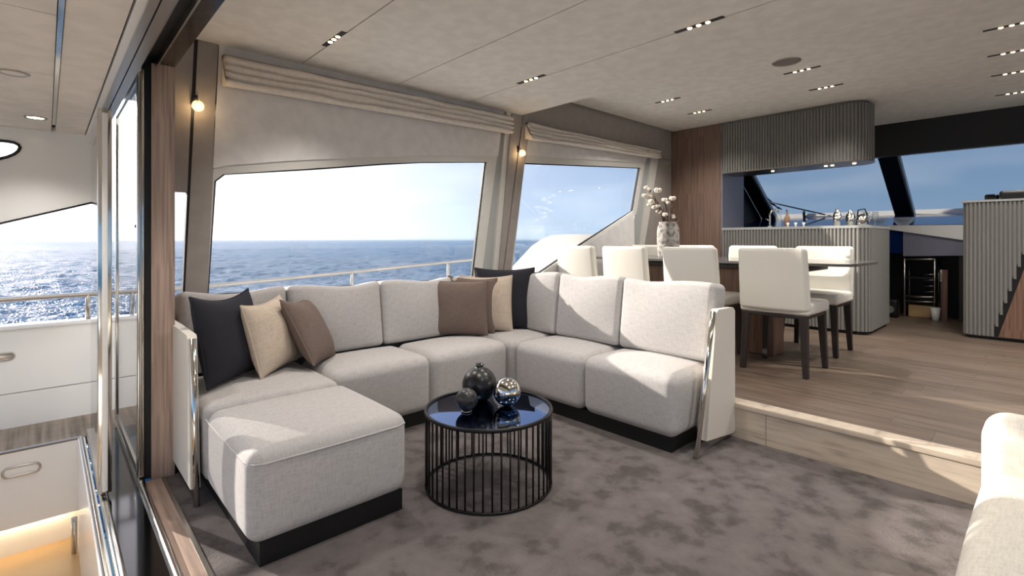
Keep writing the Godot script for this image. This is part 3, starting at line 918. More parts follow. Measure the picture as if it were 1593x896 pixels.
func leaf(called: String, x: float, z: float, label: String, half: float, top: float) -> void:
	var o := thing(called, label, "glass door", Vector3.ZERO, 0.0, "", "structure")
	var zf := -3.98 if half < 0.02 else -3.76
	for q in ([z, zf] if half < 0.02 else [z]):
		part("stile", rounded(Vector3(half * 2.0, top - 0.03, 0.05), 0.005, 2), M.chrome, o, Vector3(x, 0.03 + (top - 0.03) * 0.5, q))
	part("stile_face", rounded(Vector3(half * 0.8, top - 0.06, 0.012), 0.003, 1), M.gelcoat if half > 0.02 else M.satin_steel, o, Vector3(x, top * 0.5 + 0.01, z + 0.026))
	block("bottom_rail", Vector3(x - half * 0.8, 0.03, zf), Vector3(x + half * 0.8, 0.07, z), M.satin_steel, o)
	block("top_rail", Vector3(x - half * 0.8, top - 0.05, zf), Vector3(x + half * 0.8, top, z), M.satin_steel if half < 0.02 else M.gelcoat, o)
	block("glass_pane", Vector3(x - 0.004, 0.07, zf + 0.02), Vector3(x + 0.004, top - 0.05, z - 0.02), M.door_glass, o)
	part("lock_knob", disc(0.008, 0.012, 10), M.black, o, Vector3(x + half * 0.3, 1.22, z - 0.12)).rotation.z = PI / 2

func spot(parent: Node3D, at: Vector3, energy: float, cone: float, size: float) -> void:
	var l := SpotLight3D.new()
	l.name = "lamp_light"
	parent.add_child(l)
	l.position = at
	l.rotation_degrees.x = -90
	l.light_color = Color(1.0, 0.97, 0.94)
	l.light_energy = energy
	l.light_size = size
	l.spot_angle = cone
	l.spot_angle_attenuation = 0.8
	l.spot_range = 14.0
	l.spot_attenuation = 2.0
	l.shadow_enabled = true

# ---------------------------------------------------------------- outside
func build_outside() -> void:
	# sea: one rippled sheet, finer near the hull
	var n := FastNoiseLite.new()
	n.seed = 3
	n.frequency = 0.16
	n.fractal_octaves = 4
	var st := SurfaceTool.new()
	st.begin(Mesh.PRIMITIVE_TRIANGLES)
	st.set_smooth_group(0)
	var rings := 400
	var segs := 840
	var r := 8.0
	for i in range(rings + 1):
		for k in segs:
			var a := TAU * k / segs
			var p := Vector2(cos(a), sin(a)) * r
			var chop := n.get_noise_2d(p.x * 2.6, p.y * 4.2)
			var swell := n.get_noise_2d(p.x * 0.45 + 90.0, p.y * 0.7)
			var y := -3.0 + (0.22 * (1.0 - 2.0 * absf(chop)) + 0.34 * swell) * clampf(900.0 / r, 0.0, 1.0)
			st.add_vertex(Vector3(p.x + 3.0, y, p.y - 1.0))
		r *= 1.0105 if i < 340 else 1.06
	for i in rings:
		for k in segs:
			var l := (k + 1) % segs
			for v in [i * segs + k, (i + 1) * segs + l, (i + 1) * segs + k, i * segs + k, i * segs + l, (i + 1) * segs + l]:
				st.add_index(v)
	st.generate_normals()
	var sea := single("sea", st.commit(), M.sea, "rippled blue sea reaching to the horizon", "sea", Vector3.ZERO, "", "stuff")
	# side deck and bulwark
	var dk := thing("floor", "grey brown teak side deck beside the stair well", "deck", Vector3.ZERO, 0.0, "", "structure")
	for i in 4:
		block("plank", Vector3(-3.2, -0.05, -3.871 - 0.12 * i - 0.118), Vector3(0.45, -0.002, -3.871 - 0.12 * i), M.teak, dk)
	block("cockpit_floor", Vector3(-3.2, -0.1, -0.9), Vector3(0.2, -0.002, 1.8), M.teak, dk)
	block("cockpit_floor", Vector3(-3.2, -0.1, -3.87), Vector3(-1.5, -0.002, -0.9), M.teak, dk)
	block("side_deck", Vector3(0.45, -0.1, -4.35), Vector3(9.0, -0.01, -3.47), M.gelcoat, dk)
	var bw := thing("bulwark", "cream painted bulwark along the port side deck", "bulwark")
	block("upper_panel", Vector3(-3.2, 0.212, -4.45), Vector3(0.7, 0.60, -4.35), M.gelcoat, bw)
	block("lower_panel", Vector3(-3.2, -0.05, -4.45), Vector3(0.7, 0.206, -4.35), M.gelcoat, bw)
	part("cap", rounded(Vector3(3.9, 0.03, 0.13), 0.012, 2), M.gelcoat, bw, Vector3(-1.25, 0.612, -4.40))
	block("forward_panel", Vector3(0.7, -0.05, -4.45), Vector3(3.74, 0.60, -4.35), M.gelcoat, bw)
	block("starboard_panel", Vector3(-3.2, -0.05, 1.8), Vector3(0.46, 0.62, 1.9), M.gelcoat, bw)
	var rl := thing("handrail", "stainless handrail running along the bulwark outside the windows", "handrail")
	part("rail", tube([Vector3(-3.0, 0.775, -4.36), Vector3(-0.2, 0.787, -4.36), Vector3(0.9, 0.803, -4.36), Vector3(2.03, 0.86, -4.36), Vector3(3.45, 0.937, -4.36), Vector3(3.72, 0.945, -4.36)], 0.016, 10), M.satin_steel, rl)
	for p in [[-1.6, 0.775], [0.205, 0.793], [2.055, 0.858], [3.13, 0.918]]:
		part("stanchion", tube([Vector3(p[0], 0.628 if p[0] < 0.7 else 0.601, -4.38), Vector3(p[0], p[1], -4.36)], 0.016, 8), M.satin_steel, rl)
	var fr := begin()
	add_prism(fr, PackedVector2Array([Vector2(3.75, 0.55), Vector2(4.0, 0.743), Vector2(4.20, 0.90), Vector2(4.442, 1.079), Vector2(4.62, 1.165), Vector2(4.797, 1.216), Vector2(5.0, 1.23), Vector2(5.9, 1.24), Vector2(8.0, 1.3), Vector2(8.0, 0.55)]), "z", -4.42, -4.28)
	single("bulwark_rise", done(fr), M.gelcoat, "white sloping bulwark fairing seen through the dining window", "fairing")

# ---------------------------------------------------------------- ceiling lights
func build_ceiling_lights() -> void:
	var spots := [
		[1.23, -2.85, 2.325, "short recessed strip light of three lamps in the seam nearest the door post"],
		[1.235, -1.55, 2.325, "recessed strip light out of view over the chaise and coffee table"], [1.235, -0.2, 2.325, "recessed strip light out of view over the lounge sofa"],
		[2.59, -2.585, 2.325, "recessed strip light of three lamps in the lower ceiling, near the window shade"],
		[2.606, -1.31, 2.325, "recessed strip light of three lamps in the lower ceiling, at the picture's top edge"],
		[2.606, -0.05, 2.325, "recessed strip light out of view over the step"], [4.635, 1.05, 2.575, "added recessed strip light out of view on the starboard side, by the dining floor"], [5.31, 1.05, 2.575, "added recessed strip light out of view on the starboard side, by the helm"],  # starboard pair is unseen, added to brighten the forward end
		[4.63, -2.66, 2.575, "recessed strip light in the raised ceiling nearest the dining window"],
		[5.305, -2.66, 2.575, "recessed strip light in the raised ceiling nearest the timber bulkhead"],
		[4.635, -1.425, 2.575, "recessed strip light in the raised ceiling beside the round speaker grille"],
		[5.31, -1.43, 2.575, "recessed strip light in the raised ceiling above the hood's near end"],
		[4.68, -0.18, 2.575, "first strip light from the top at the picture's right edge"],
		[5.35, -0.20, 2.575, "second strip light from the top at the picture's right edge"],
		[6.015, -0.22, 2.575, "third strip light from the top at the picture's right edge"],
		[6.85, -0.24, 2.575, "lowest strip light at the picture's right edge, before the black header"]]
	for s in spots:
		var o := thing("strip_downlight", s[3], "ceiling light", Vector3(s[0], s[2], s[1]), 0.0, "recessed strip lights in the ceiling")
		part("housing", rounded(Vector3(0.034, 0.005, 0.28), 0.002, 1), M.black, o)
		for k in 3:
			var b := part("lamp", lathe([Vector2(0, -0.006), Vector2(0.010, -0.005), Vector2(0.0135, -0.001), Vector2(0.0135, 0.0), Vector2(0, 0.0)], 14), M.led, o, Vector3(0, -0.0015, (k - 1) * 0.052))
		spot(o, Vector3(0, -0.03, 0), 0.98, 52.0 if s[1] < -2.8 else 66.0, 0.06)
	var g := thing("speaker_grille", "round grey speaker grille in the raised ceiling", "speaker grille", Vector3(4.325, 2.575, -1.44))
	part("ring", lathe([Vector2(0.088, 0.0), Vector2(0.092, -0.006), Vector2(0.1, -0.006), Vector2(0.104, 0.0)], 32), M.satin_steel, g)
	part("mesh_disc", disc(0.09, 0.004, 32), M.grille, g, Vector3(0, -0.004, 0))

# ---------------------------------------------------------------- sectional sofa
func seat_mesh(sx: float, sz: float, top: float, bot: float, r: float, crown: float) -> ArrayMesh:
	var bend := func(p: Vector3, u: Vector3) -> Vector3:
		if u.y > 0.0:
			p.y += crown * (1.0 - u.x * u.x) * (1.0 - u.z * u.z)
		p.x += 0.008 * signf(u.x) * (1.0 - u.y * u.y) * (1.0 - u.z * u.z) * absf(u.x)
		p.z += 0.008 * signf(u.z) * (1.0 - u.y * u.y) * (1.0 - u.x * u.x) * absf(u.z)
		return p
	return rounded(Vector3(sx, top - bot, sz), r, 4, 8, bend)

func seat(o: Node3D, x0: float, x1: float, z0: float, z1: float, top := 0.43, r := 0.06) -> MeshInstance3D:
	var g := 0.003
	var s := part("seat_cushion", seat_mesh(x1 - x0 - g, z1 - z0 - g, top, 0.085, r, 0.02), M.sofa_fabric, o, Vector3((x0 + x1) * 0.5, (top + 0.085) * 0.5, (z0 + z1) * 0.5))
	return s

# back cushion: local width along X, leaning back towards -Z, standing on y = 0
func back_mesh(w: float, h: float, t: float, sd: int) -> ArrayMesh:
	var bend := func(p: Vector3, u: Vector3) -> Vector3:
		var puff := (1.0 - u.x * u.x) * (1.0 - u.y * u.y)
		p.z += 0.035 * puff * signf(u.z) * absf(u.z)
		if u.y > 0.0: p.y += 0.010 * sin(u.x * 3.3 + sd) * u.y - 0.012 * u.y * (1.0 - u.x * u.x)
		return p
	return rounded(Vector3(w, h, t), 0.034, 4, 10, bend)

func build_sofa() -> void:
	var o := thing("sectional_sofa", "large pale greige corner sofa with chaise under the window", "sofa")
	# plinth, set back under the cushions
	var pl := begin()
	add_prism(pl, PackedVector2Array([Vector2(0.549, -1.895), Vector2(1.118, -1.895), Vector2(1.118, -2.69), Vector2(2.478, -2.69), Vector2(2.478, -1.40), Vector2(2.94, -1.40), Vector2(2.94, -3.30), Vector2(0.549, -3.30)]), "y", 0.0, 0.088)
	part("plinth", done(pl), M.black, o)
	# seats: chaise front, chaise rear, two along the window, corner, two along the step
	seat(o, 0.505, 1.135, -2.50, -1.862, 0.415, 0.055)
	seat(o, 0.505, 1.115, -3.12, -2.50, 0.425, 0.04)
	seat(o, 1.118, 1.772, -3.12, -2.635)
	seat(o, 1.774, 2.424, -3.12, -2.635)
	seat(o, 2.426, 2.96, -3.12, -2.605, 0.43, 0.05)
	seat(o, 2.426, 2.95, -2.603, -1.985)
	seat(o, 2.426, 2.95, -1.983, -1.352)
	# piping along the chaise
	part("piping", tube([Vector3(0.507, 0.372, -2.50), Vector3(0.505, 0.372, -2.18), Vector3(0.507, 0.372, -1.92), Vector3(0.525, 0.372, -1.874), Vector3(0.56, 0.372, -1.862), Vector3(0.82, 0.372, -1.856), Vector3(1.08, 0.372, -1.862), Vector3(1.118, 0.372, -1.878), Vector3(1.134, 0.372, -1.92), Vector3(1.136, 0.372, -2.18), Vector3(1.134, 0.372, -2.50)], 0.004, 6), M.sofa_fabric, o)
	# back frames
	part("back_frame", rounded(Vector3(2.50, 0.74, 0.06), 0.015, 2), M.sofa_fabric, o, Vector3(1.715, 0.42, -3.335))
	part("back_frame", rounded(Vector3(0.045, 0.50, 1.95), 0.015, 2), M.sofa_fabric, o, Vector3(2.932, 0.45, -2.30))
	# back cushions along the window
	for c in [[0.515, 1.060], [1.066, 1.680], [1.686, 2.285], [2.291, 2.79]]:
		var b := part("back_cushion", back_mesh(c[1] - c[0], 0.435, 0.17, int(c[0] * 10)), M.sofa_fabric, o, Vector3((c[0] + c[1]) * 0.5, 0.647, -3.185))
		b.rotation.x = -0.13
	# back cushions along the step
	for c in [[-3.10, -2.54], [-2.535, -1.972], [-1.966, -1.335]]:
		var b := part("back_cushion", back_mesh(c[1] - c[0], 0.465, 0.18, int(-c[0] * 10)), M.sofa_fabric, o, Vector3(2.90, 0.665, (c[0] + c[1]) * 0.5))
		b.rotation = Vector3(0, -PI / 2, 0)
		b.rotate_object_local(Vector3.RIGHT, -0.13)
	# arm panels with leaning chrome rods
	var ap := part("arm_panel", prism([Vector2(-2.525, 0.075), Vector2(-2.590, 0.715), Vector2(-2.605, 0.73), Vector2(-2.90, 0.735), Vector2(-3.30, 0.735), Vector2(-3.30, 0.075), Vector2(-2.90, 0.075)], "x", 0.455, 0.492), M.arm_leather, o)
	label_part(ap, "cream leather arm panel")
	label_part(part("arm_rod", tube([Vector3(0.476, 0.0, -2.517), Vector3(0.476, 0.715, -2.588)], 0.0135, 12), M.chrome, o), "polished chrome rod")
	ap = part("arm_panel", prism([Vector2(2.60, 0.07), Vector2(2.72, 0.75), Vector2(2.74, 0.765), Vector2(2.93, 0.76), Vector2(2.955, 0.74), Vector2(2.955, 0.04), Vector2(2.93, 0.03)], "z", -1.30, -1.262), M.arm_leather, o)
	label_part(ap, "cream leather arm panel")
	label_part(part("arm_rod", tube([Vector3(2.513, 0.0, -1.277), Vector3(2.707, 0.757, -1.277)], 0.0145, 12), M.chrome, o), "polished chrome rod")

func put_pillow(label: String, m: String, w: float, h: float, t: float, at: Vector3, yaw: float, lean: float, roll: float, sag: float, sd: int) -> void:
	var o := thing("throw_pillow", label, "pillow", at, 0.0, "throw pillows on the corner sofa")
	o.basis = Basis(Vector3.UP, deg_to_rad(yaw)) * Basis(Vector3.RIGHT, deg_to_rad(-lean)) * Basis(Vector3.BACK, deg_to_rad(roll))
	var cv := part("cover", pillow(w, h, t, sag, sd), M[m], o)
	part("edge_cord", pillow_rim(w, h, sag), M[m], cv)

func build_pillows() -> void:
	put_pillow("navy blue pillow leaning by the chrome arm at the chaise end", "navy_cloth", 0.425, 0.44, 0.15, Vector3(0.715, 0.452, -2.825), 40.0, 12.0, 0.0, 0.03, 1)
	put_pillow("cream pillow between the navy and brown pillows by the chaise", "cream_cloth", 0.39, 0.385, 0.15, Vector3(0.94, 0.452, -2.875), 44.0, 15.0, 2.0, 0.015, 2)
	put_pillow("brown pillow leaning on the cream one at the chaise end", "brown_cloth", 0.38, 0.405, 0.14, Vector3(1.19, 0.452, -2.88), 52.0, 28.0, -5.0, 0.02, 3)
	put_pillow("brown square pillow in front of the others in the sofa corner", "brown_cloth", 0.42, 0.40, 0.13, Vector3(2.240, 0.45, -2.985), -43.0, 8.0, 0.0, 0.0, 4)
	put_pillow("second brown pillow mostly hidden behind the front corner pillow", "brown_cloth", 0.38, 0.42, 0.10, Vector3(2.37, 0.45, -3.03), -42.0, 8.0, -3.0, 0.01, 5)
	put_pillow("cream pillow standing before the navy pillow in the sofa corner", "cream_cloth", 0.41, 0.43, 0.12, Vector3(2.485, 0.45, -2.97), -40.0, 8.0, 0.0, 0.01, 6)
	put_pillow("navy blue pillow standing upright in the sofa corner", "navy_cloth", 0.48, 0.485, 0.13, Vector3(2.655, 0.45, -2.94), -40.0, 8.0, 0.0, 0.01, 7)

# ---------------------------------------------------------------- coffee table and ornaments
func build_coffee_table() -> void:
	var c := Vector3(1.545, 0, -1.825)
	var o := thing("coffee_table", "round black wire coffee table with dark glass top", "coffee table", c)
	var R := 0.296
	part("base_ring", torus(R, 0.0065, 0.0085), M.gunmetal, o)
	part("top_ring", torus(R, 0.009, 0.353), M.gunmetal, o)
	var rod := tube([Vector3(0, 0.008, 0), Vector3(0, 0.352, 0)], 0.0042, 6)
	for k in 48:
		var a := TAU * k / 48.0
		part("rod", rod, M.gunmetal, o, Vector3(cos(a) * R, 0, sin(a) * R))
	label_part(part("glass_top", lathe([Vector2(0, 0.340), Vector2(R - 0.006, 0.340), Vector2(R - 0.006, 0.352), Vector2(0, 0.352)], 64, false), M.table_glass, o), "mirror dark glass top")
	# ornaments
	var v := thing("vase", "round matt black vase with small neck on the coffee table", "vase", Vector3(1.585, 0.353, -1.945))
	var r := 0.086
	var prof := [Vector2(0, 0), Vector2(0.03, 0)]
	for i in range(1, 15):
		var t := lerpf(-1.2, 1.33, i / 14.0)
		prof.append(Vector2(r * cos(t), r * (sin(t) + 0.93)))
	prof.append_array([Vector2(0.019, 0.17), Vector2(0.024, 0.178), Vector2(0.020, 0.181), Vector2(0.013, 0.176), Vector2(0.012, 0.15), Vector2(0, 0.15)])
	part("body", lathe(prof, 36), M.matt_black, v)
	var s := thing("stone_ball", "small dark stone ball on a ring foot on the coffee table", "ornament", Vector3(1.435, 0.353, -1.855))
	part("ball", lathe(ball_profile(0.0515, 16), 28), M.black_stone, s, Vector3(0, 0.006, 0))
	part("foot_ring", torus(0.022, 0.004, 0.004), M.satin_steel, s)
	var b := thing("chrome_ball", "polished chrome ball standing right of the black vase", "ornament", Vector3(1.632, 0.353, -1.792))
	part("ball", lathe(ball_profile(0.0665, 22), 40), M.chrome, b)

func torus(R: float, r: float, y: float, segs := 64) -> ArrayMesh:
	var path := []
	for i in range(segs + 1):
		var a := TAU * i / segs
		path.append(Vector3(cos(a) * R, y, sin(a) * R))
	var st := begin(true)
	var sides := 8
	for i in segs:
		for k in sides:
			var q := []
			for e in [[i, k], [i + 1, k], [i + 1, k + 1], [i, k + 1]]:
				var a: float = TAU * e[0] / segs
				var t: float = TAU * e[1] / sides
				q.append(Vector3(cos(a) * (R + r * cos(t)), y + r * sin(t), sin(a) * (R + r * cos(t))))
			var am := TAU * (i + 0.5) / segs
			quad(st, q[0], q[1], q[2], q[3], (q[0] + q[2]) * 0.5 - Vector3(cos(am) * R, y, sin(am) * R))
	return done(st)

# ---------------------------------------------------------------- dining
func make_chair() -> Node3D:
	# faces +X, feet on y = 0
	var o := Node3D.new()
	var w := 0.475
	var backb := func(p: Vector3, u: Vector3) -> Vector3:
		p.x += -0.055 * (u.y + 1.0) * 0.5 + 0.02 * u.z * u.z
		p.z *= 1.0 - 0.02 * (u.y + 1.0)
		return p
	part("backrest", rounded(Vector3(0.07, 0.45, w), 0.03, 4, 6, backb), M.chair_leather, o, Vector3(-0.205, 0.672, 0))
	var sb := func(p: Vector3, u: Vector3) -> Vector3:
		if u.y > 0.0: p.y += 0.012 * (1.0 - u.x * u.x) * (1.0 - u.z * u.z)
		return p
	part("seat", rounded(Vector3(0.47, 0.085, w - 0.005), 0.025, 3, 5, sb), M.chair_leather, o, Vector3(0.02, 0.468, 0))
	part("seat_frame", rounded(Vector3(0.43, 0.03, w - 0.04), 0.006, 1), M.dark_timber, o, Vector3(0.01, 0.416, 0))
	for sx in [-1.0, 1.0]:
		for sz in [-1.0, 1.0]:
			var st := begin()
			var t := Vector3(sx * 0.195 + 0.01, 0.415, sz * (w * 0.5 - 0.045))
			var b := Vector3(sx * 0.215 + 0.01, 0.0, sz * (w * 0.5 - 0.025))
			var ht := 0.025
			var hb := 0.017
			var p := []
			for q in [[t, ht], [b, hb]]:
				for e in [[-1, -1], [1, -1], [1, 1], [-1, 1]]:
					p.append(q[0] + Vector3(e[0] * q[1], 0, e[1] * q[1]))
			for i in 4:
				var j := (i + 1) % 4
				quad(st, p[i], p[j], p[4 + j], p[4 + i], (p[i] + p[j]) * 0.5 - t)
			quad(st, p[4], p[5], p[6], p[7], Vector3.DOWN)
			part("leg", done(st), M.dark_timber, o)
	return o

func build_dining() -> void:
	var proto := make_chair()
	var near := [[-1.36, "white leather dining chair with dark legs nearest the step"], [-1.985, "white leather dining chair, second from the step along the near side"], [-2.605, "white leather dining chair, third along the near side behind the sofa"], [-3.165, "white leather dining chair beside the slanted window, near side"]]
	for c in near:
		var o: Node3D = proto.duplicate()
		o.name = numbered("dining_chair")
		add_child(o)
		o.position = Vector3(4.025, 0.201, c[0])
		tag(o, c[1], "chair", "dining chairs round the table")
	var far := [[-1.40, "white dining chair at the table's far side, nearest the walkway"], [-2.02, "white dining chair, second from the walkway along the table's far side"], [-2.64, "white dining chair, third from the walkway along the far side"], [-3.19, "white dining chair in the far corner beside the bulkhead"]]
	for c in far:
		var o: Node3D = proto.duplicate()
		o.name = numbered("dining_chair")
		add_child(o)
		o.position = Vector3(4.90, 0.201, c[0])
		o.rotation.y = PI
		tag(o, c[1], "chair", "dining chairs round the table")
	proto.free()
	var t := thing("dining_table", "long dining table with thin dark top and brown timber base", "dining table")
	var top := [Vector2(4.03, -3.3), Vector2(4.90, -3.3), Vector2(4.90, -1.02), Vector2(4.86, -0.95), Vector2(4.76, -0.925), Vector2(4.17, -0.925), Vector2(4.07, -0.95), Vector2(4.03, -1.02)]
	part("table_top", prism(top, "y", 0.966, 0.985), M.smoked_top, t)
	part("under_frame", rounded(Vector3(0.5, 0.05, 1.9), 0.01, 1), M.dark_timber, t, Vector3(4.465, 0.937, -2.2))
	for z in [-1.85, -2.85]:
		part("pedestal", rounded(Vector3(0.22, 0.712, 0.62), 0.015, 2), M.red_veneer, t, Vector3(4.465, 0.556, z))
	# vase with cotton branches
	var v := thing("stone_vase", "mottled grey stone vase with cotton branches on the dining table", "vase", Vector3(4.45, 0.985, -2.55))
	part("body", lathe([Vector2(0, 0), Vector2(0.085, 0), Vector2(0.096, 0.02), Vector2(0.105, 0.12), Vector2(0.106, 0.24), Vector2(0.098, 0.30), Vector2(0.084, 0.325), Vector2(0.09, 0.345), Vector2(0.078, 0.345), Vector2(0.07, 0.32), Vector2(0.07, 0.2), Vector2(0, 0.2)], 32), M.stone_vase, v)
	var rng := RandomNumberGenerator.new()
	rng.seed = 9
	var tips := [[Vector3(0.02, 0.70, -0.26), 0.020], [Vector3(0.0, 0.655, -0.11), 0.030], [Vector3(-0.03, 0.61, -0.24), 0.025], [Vector3(0.02, 0.56, -0.05), 0.025], [Vector3(-0.02, 0.545, -0.17), 0.028], [Vector3(0.03, 0.57, 0.03), 0.028], [Vector3(-0.02, 0.49, -0.14), 0.024], [Vector3(0.0, 0.44, -0.08), 0.022], [Vector3(0.03, 0.40, 0.03), 0.020], [Vector3(0.0, 0.68, -0.21), 0.016], [Vector3(-0.01, 0.60, -0.19), 0.018], [Vector3(0.01, 0.52, -0.22), 0.020], [Vector3(-0.03, 0.50, -0.09), 0.018], [Vector3(0.02, 0.45, -0.12), 0.020], [Vector3(0.02, 0.53, -0.01), 0.017], [Vector3(-0.02, 0.41, -0.02), 0.022], [Vector3(0.0, 0.385, 0.06), 0.016]]
	for k in tips.size():
		var p: Vector3 = tips[k][0]
		var root := Vector3(rng.randf_range(-0.03, 0.03), 0.25, rng.randf_range(-0.03, 0.03))
		var mid := root.lerp(p, 0.55) + Vector3(0, 0.03, 0.03)
		var br := part("branch", tube([root, mid, p], [0.005, 0.004, 0.0025], 6), M.twig, v)
		var st := begin(true)
		for q in 5:
			var d: Vector3 = Vector3(cos(q * 1.2566), 0.25 * (q % 2), sin(q * 1.2566)) * tips[k][1] * 0.55
			add_lathe(st, ball_profile(tips[k][1] * rng.randf_range(0.62, 0.85), 6), 9, p + d - Vector3(0, tips[k][1] * 0.6, 0))
		label_part(part("boll", done(st), M.cotton, br), "white cotton boll")
		if k % 2 == 0:
			part("husk", tube([p - Vector3(0.0, 0.05, -0.03), p - Vector3(0.0, 0.04, -0.05), p - Vector3(0.0, 0.015, -0.06)], [0.003, 0.010, 0.002], 6), M.twig, br)
	var cup := thing("candle_glass", "small glass with amber candle beside the stone vase", "candle", Vector3(4.45, 0.985, -2.40))
	part("tumbler", lathe([Vector2(0, 0), Vector2(0.034, 0), Vector2(0.038, 0.10), Vector2(0.035, 0.10), Vector2(0.031, 0.008), Vector2(0, 0.008)], 20), M.clear_glass, cup)
	part("candle", lathe([Vector2(0, 0.009), Vector2(0.029, 0.009), Vector2(0.030, 0.05), Vector2(0, 0.05)], 16), M.amber, cup)
	var dish := thing("stone_dish", "shallow pale dish of grey pebbles on the dining table", "dish", Vector3(4.40, 0.985, -2.24))
	part("bowl", lathe([Vector2(0, 0), Vector2(0.06, 0), Vector2(0.12, 0.035), Vector2(0.115, 0.038), Vector2(0.055, 0.008), Vector2(0, 0.008)], 24), M.cotton, dish)
	for k in 6:
		var a := TAU * k / 6.0
		part("pebble", rounded(Vector3(0.07, 0.045, 0.055), 0.02, 2), M.grey_stone, dish, Vector3(cos(a) * 0.055, 0.045, sin(a) * 0.055)).rotation = Vector3(0.2 * k, k, 0.1)

# ---------------------------------------------------------------- bar, hood, helm cabinet
func build_bar() -> void:
	# extractor hood
	var h := thing("extractor_hood", "long reeded grey hood with rounded end hanging over the bar", "hood")
	var hp := [Vector2(5.985, -2.70)]
	hp.append_array(arc(Vector2(6.19, -1.451), 0.205, 180, 20, 14))
	hp.append(Vector2(6.40, -2.70))
	part("body", prism(hp, "y", 1.97, 2.545), M.reed_paint, h)
	var rp := [Vector2(5.985, -2.70)]
	rp.append_array(arc(Vector2(6.19, -1.451), 0.205, 180, 10, 18))
	var re := part("reeded_front", reeds(rp, 0.030, 0.014, 1.965, 2.545), M.reed_paint, h)
	re.set_meta("kind", "stuff")
	var lp := [Vector2(5.968, -2.70)]
	lp.append_array(arc(Vector2(6.19, -1.451), 0.222, 180, 20, 14))
	lp.append(Vector2(6.42, -2.70))
	part("bottom_lip", prism(lp, "y", 1.953, 1.967), M.satin_steel, h)
	var gp := [Vector2(6.01, -2.70)]
	gp.append_array(arc(Vector2(6.19, -1.451), 0.18, 180, 20, 14))
	gp.append(Vector2(6.38, -2.70))
	part("top_recess", prism(gp, "y", 2.545, 2.576), M.reed_paint, h)
	for p in [Vector3(6.17, 1.952, -2.2), Vector3(6.17, 1.952, -1.66), Vector3(6.17, 1.952, -1.60), Vector3(6.17, 1.952, -1.40)]:
		part("lamp", disc(0.016, 0.004, 14), M.led, h, p - Vector3(0, 0.003, 0))
	spot(h, Vector3(6.17, 1.93, -1.63), 0.15, 55.0, 0.05)
	# bar counter
	var b := thing("bar_counter", "grey reeded bar counter with rounded corner behind the dining table", "bar counter")
	var bp := [Vector2(5.985, -2.71)]
	bp.append_array(arc(Vector2(6.085, -1.345), 0.10, 180, 90, 8))
	bp.append(Vector2(6.9, -1.245))
	bp.append(Vector2(6.9, -2.71))
	part("body", prism(bp, "y", 0.235, 1.275), M.reed_paint, b)
	part("plinth", prism([Vector2(6.0, -2.71), Vector2(6.0, -1.34), Vector2(6.08, -1.26), Vector2(6.88, -1.26), Vector2(6.88, -2.71)], "y", 0.2, 0.235), M.black, b)
	var fp := [Vector2(5.985, -2.71)]
	fp.append_array(arc(Vector2(6.085, -1.345), 0.10, 180, 90, 8))
	fp.append(Vector2(6.9, -1.245))
	re = part("reeded_front", reeds(fp, 0.033, 0.014, 0.235, 1.275), M.reed_paint, b)
	re.set_meta("kind", "stuff")
	var tp := [Vector2(5.968, -2.71)]
	tp.append_array(arc(Vector2(6.085, -1.345), 0.117, 180, 90, 8))
	tp.append(Vector2(6.92, -1.228))
	tp.append(Vector2(6.92, -2.71))
	part("worktop", prism(tp, "y", 1.275, 1.302), M.channel_grey, b)
	# things on the bar
	var f := thing("bar_tap", "chrome swan neck tap at the left end of the bar", "tap", Vector3(6.3, 1.302, -2.28))
	part("spout", tube([Vector3(0, 0, 0), Vector3(0, 0.16, 0), Vector3(0.01, 0.20, 0.02), Vector3(0.02, 0.21, 0.06), Vector3(0.02, 0.18, 0.09)], 0.012, 8), M.chrome, f)
	part("base", disc(0.028, 0.02, 16), M.chrome, f)
	part("lever", tube([Vector3(0, 0.08, 0), Vector3(0, 0.11, -0.05)], 0.006, 6), M.chrome, f)
	bottle(Vector3(6.35, 1.302, -2.20), 0.032, 0.24, M.clear_glass, M.black, "clear glass bottle with dark cap beside the bar tap")
	bottle(Vector3(6.42, 1.302, -2.13), 0.03, 0.21, M.amber_glass, M.chrome, "amber glass bottle right of the bar tap")
	shaker(Vector3(6.35, 1.302, -1.60), 0.040, 0.20, "chrome cocktail shaker, left of the pair at the bar's end")
	shaker(Vector3(6.45, 1.302, -1.50), 0.045, 0.18, "chrome cocktail shaker, right of the pair at the bar's end")
	var kt := thing("kettle", "chrome kettle with dark handle at the bar's right end", "kettle", Vector3(6.5, 1.302, -1.40))
	part("body", lathe([Vector2(0, 0), Vector2(0.06, 0), Vector2(0.062, 0.03), Vector2(0.05, 0.10), Vector2(0.03, 0.13), Vector2(0.008, 0.135), Vector2(0.012, 0.15), Vector2(0, 0.155)], 24), M.chrome, kt)
	part("handle", tube([Vector3(0, 0.11, -0.045), Vector3(0, 0.18, -0.04), Vector3(0, 0.19, 0.02), Vector3(0, 0.12, 0.045)], 0.007, 6), M.black, kt)
	part("spout", tube([Vector3(0, 0.06, 0.05), Vector3(0, 0.10, 0.09)], [0.012, 0.006], 8), M.chrome, kt)
	for p in [[-2.0, "small white egg cup left of three on the bar edge"], [-1.92, "small white egg cup in the middle of three on the bar edge"], [-1.84, "small white egg cup right of three on the bar edge"]]:
		single("small_cup", lathe([Vector2(0, 0), Vector2(0.012, 0), Vector2(0.006, 0.012), Vector2(0.016, 0.035), Vector2(0.013, 0.045), Vector2(0, 0.03)], 12), M.gelcoat, p[1], "cup", Vector3(6.05, 1.302, p[0]), "white cups on the bar")
	var gz := [[6.62, -1.50], [6.68, -1.42], [6.72, -1.33], [6.8, -1.42]]
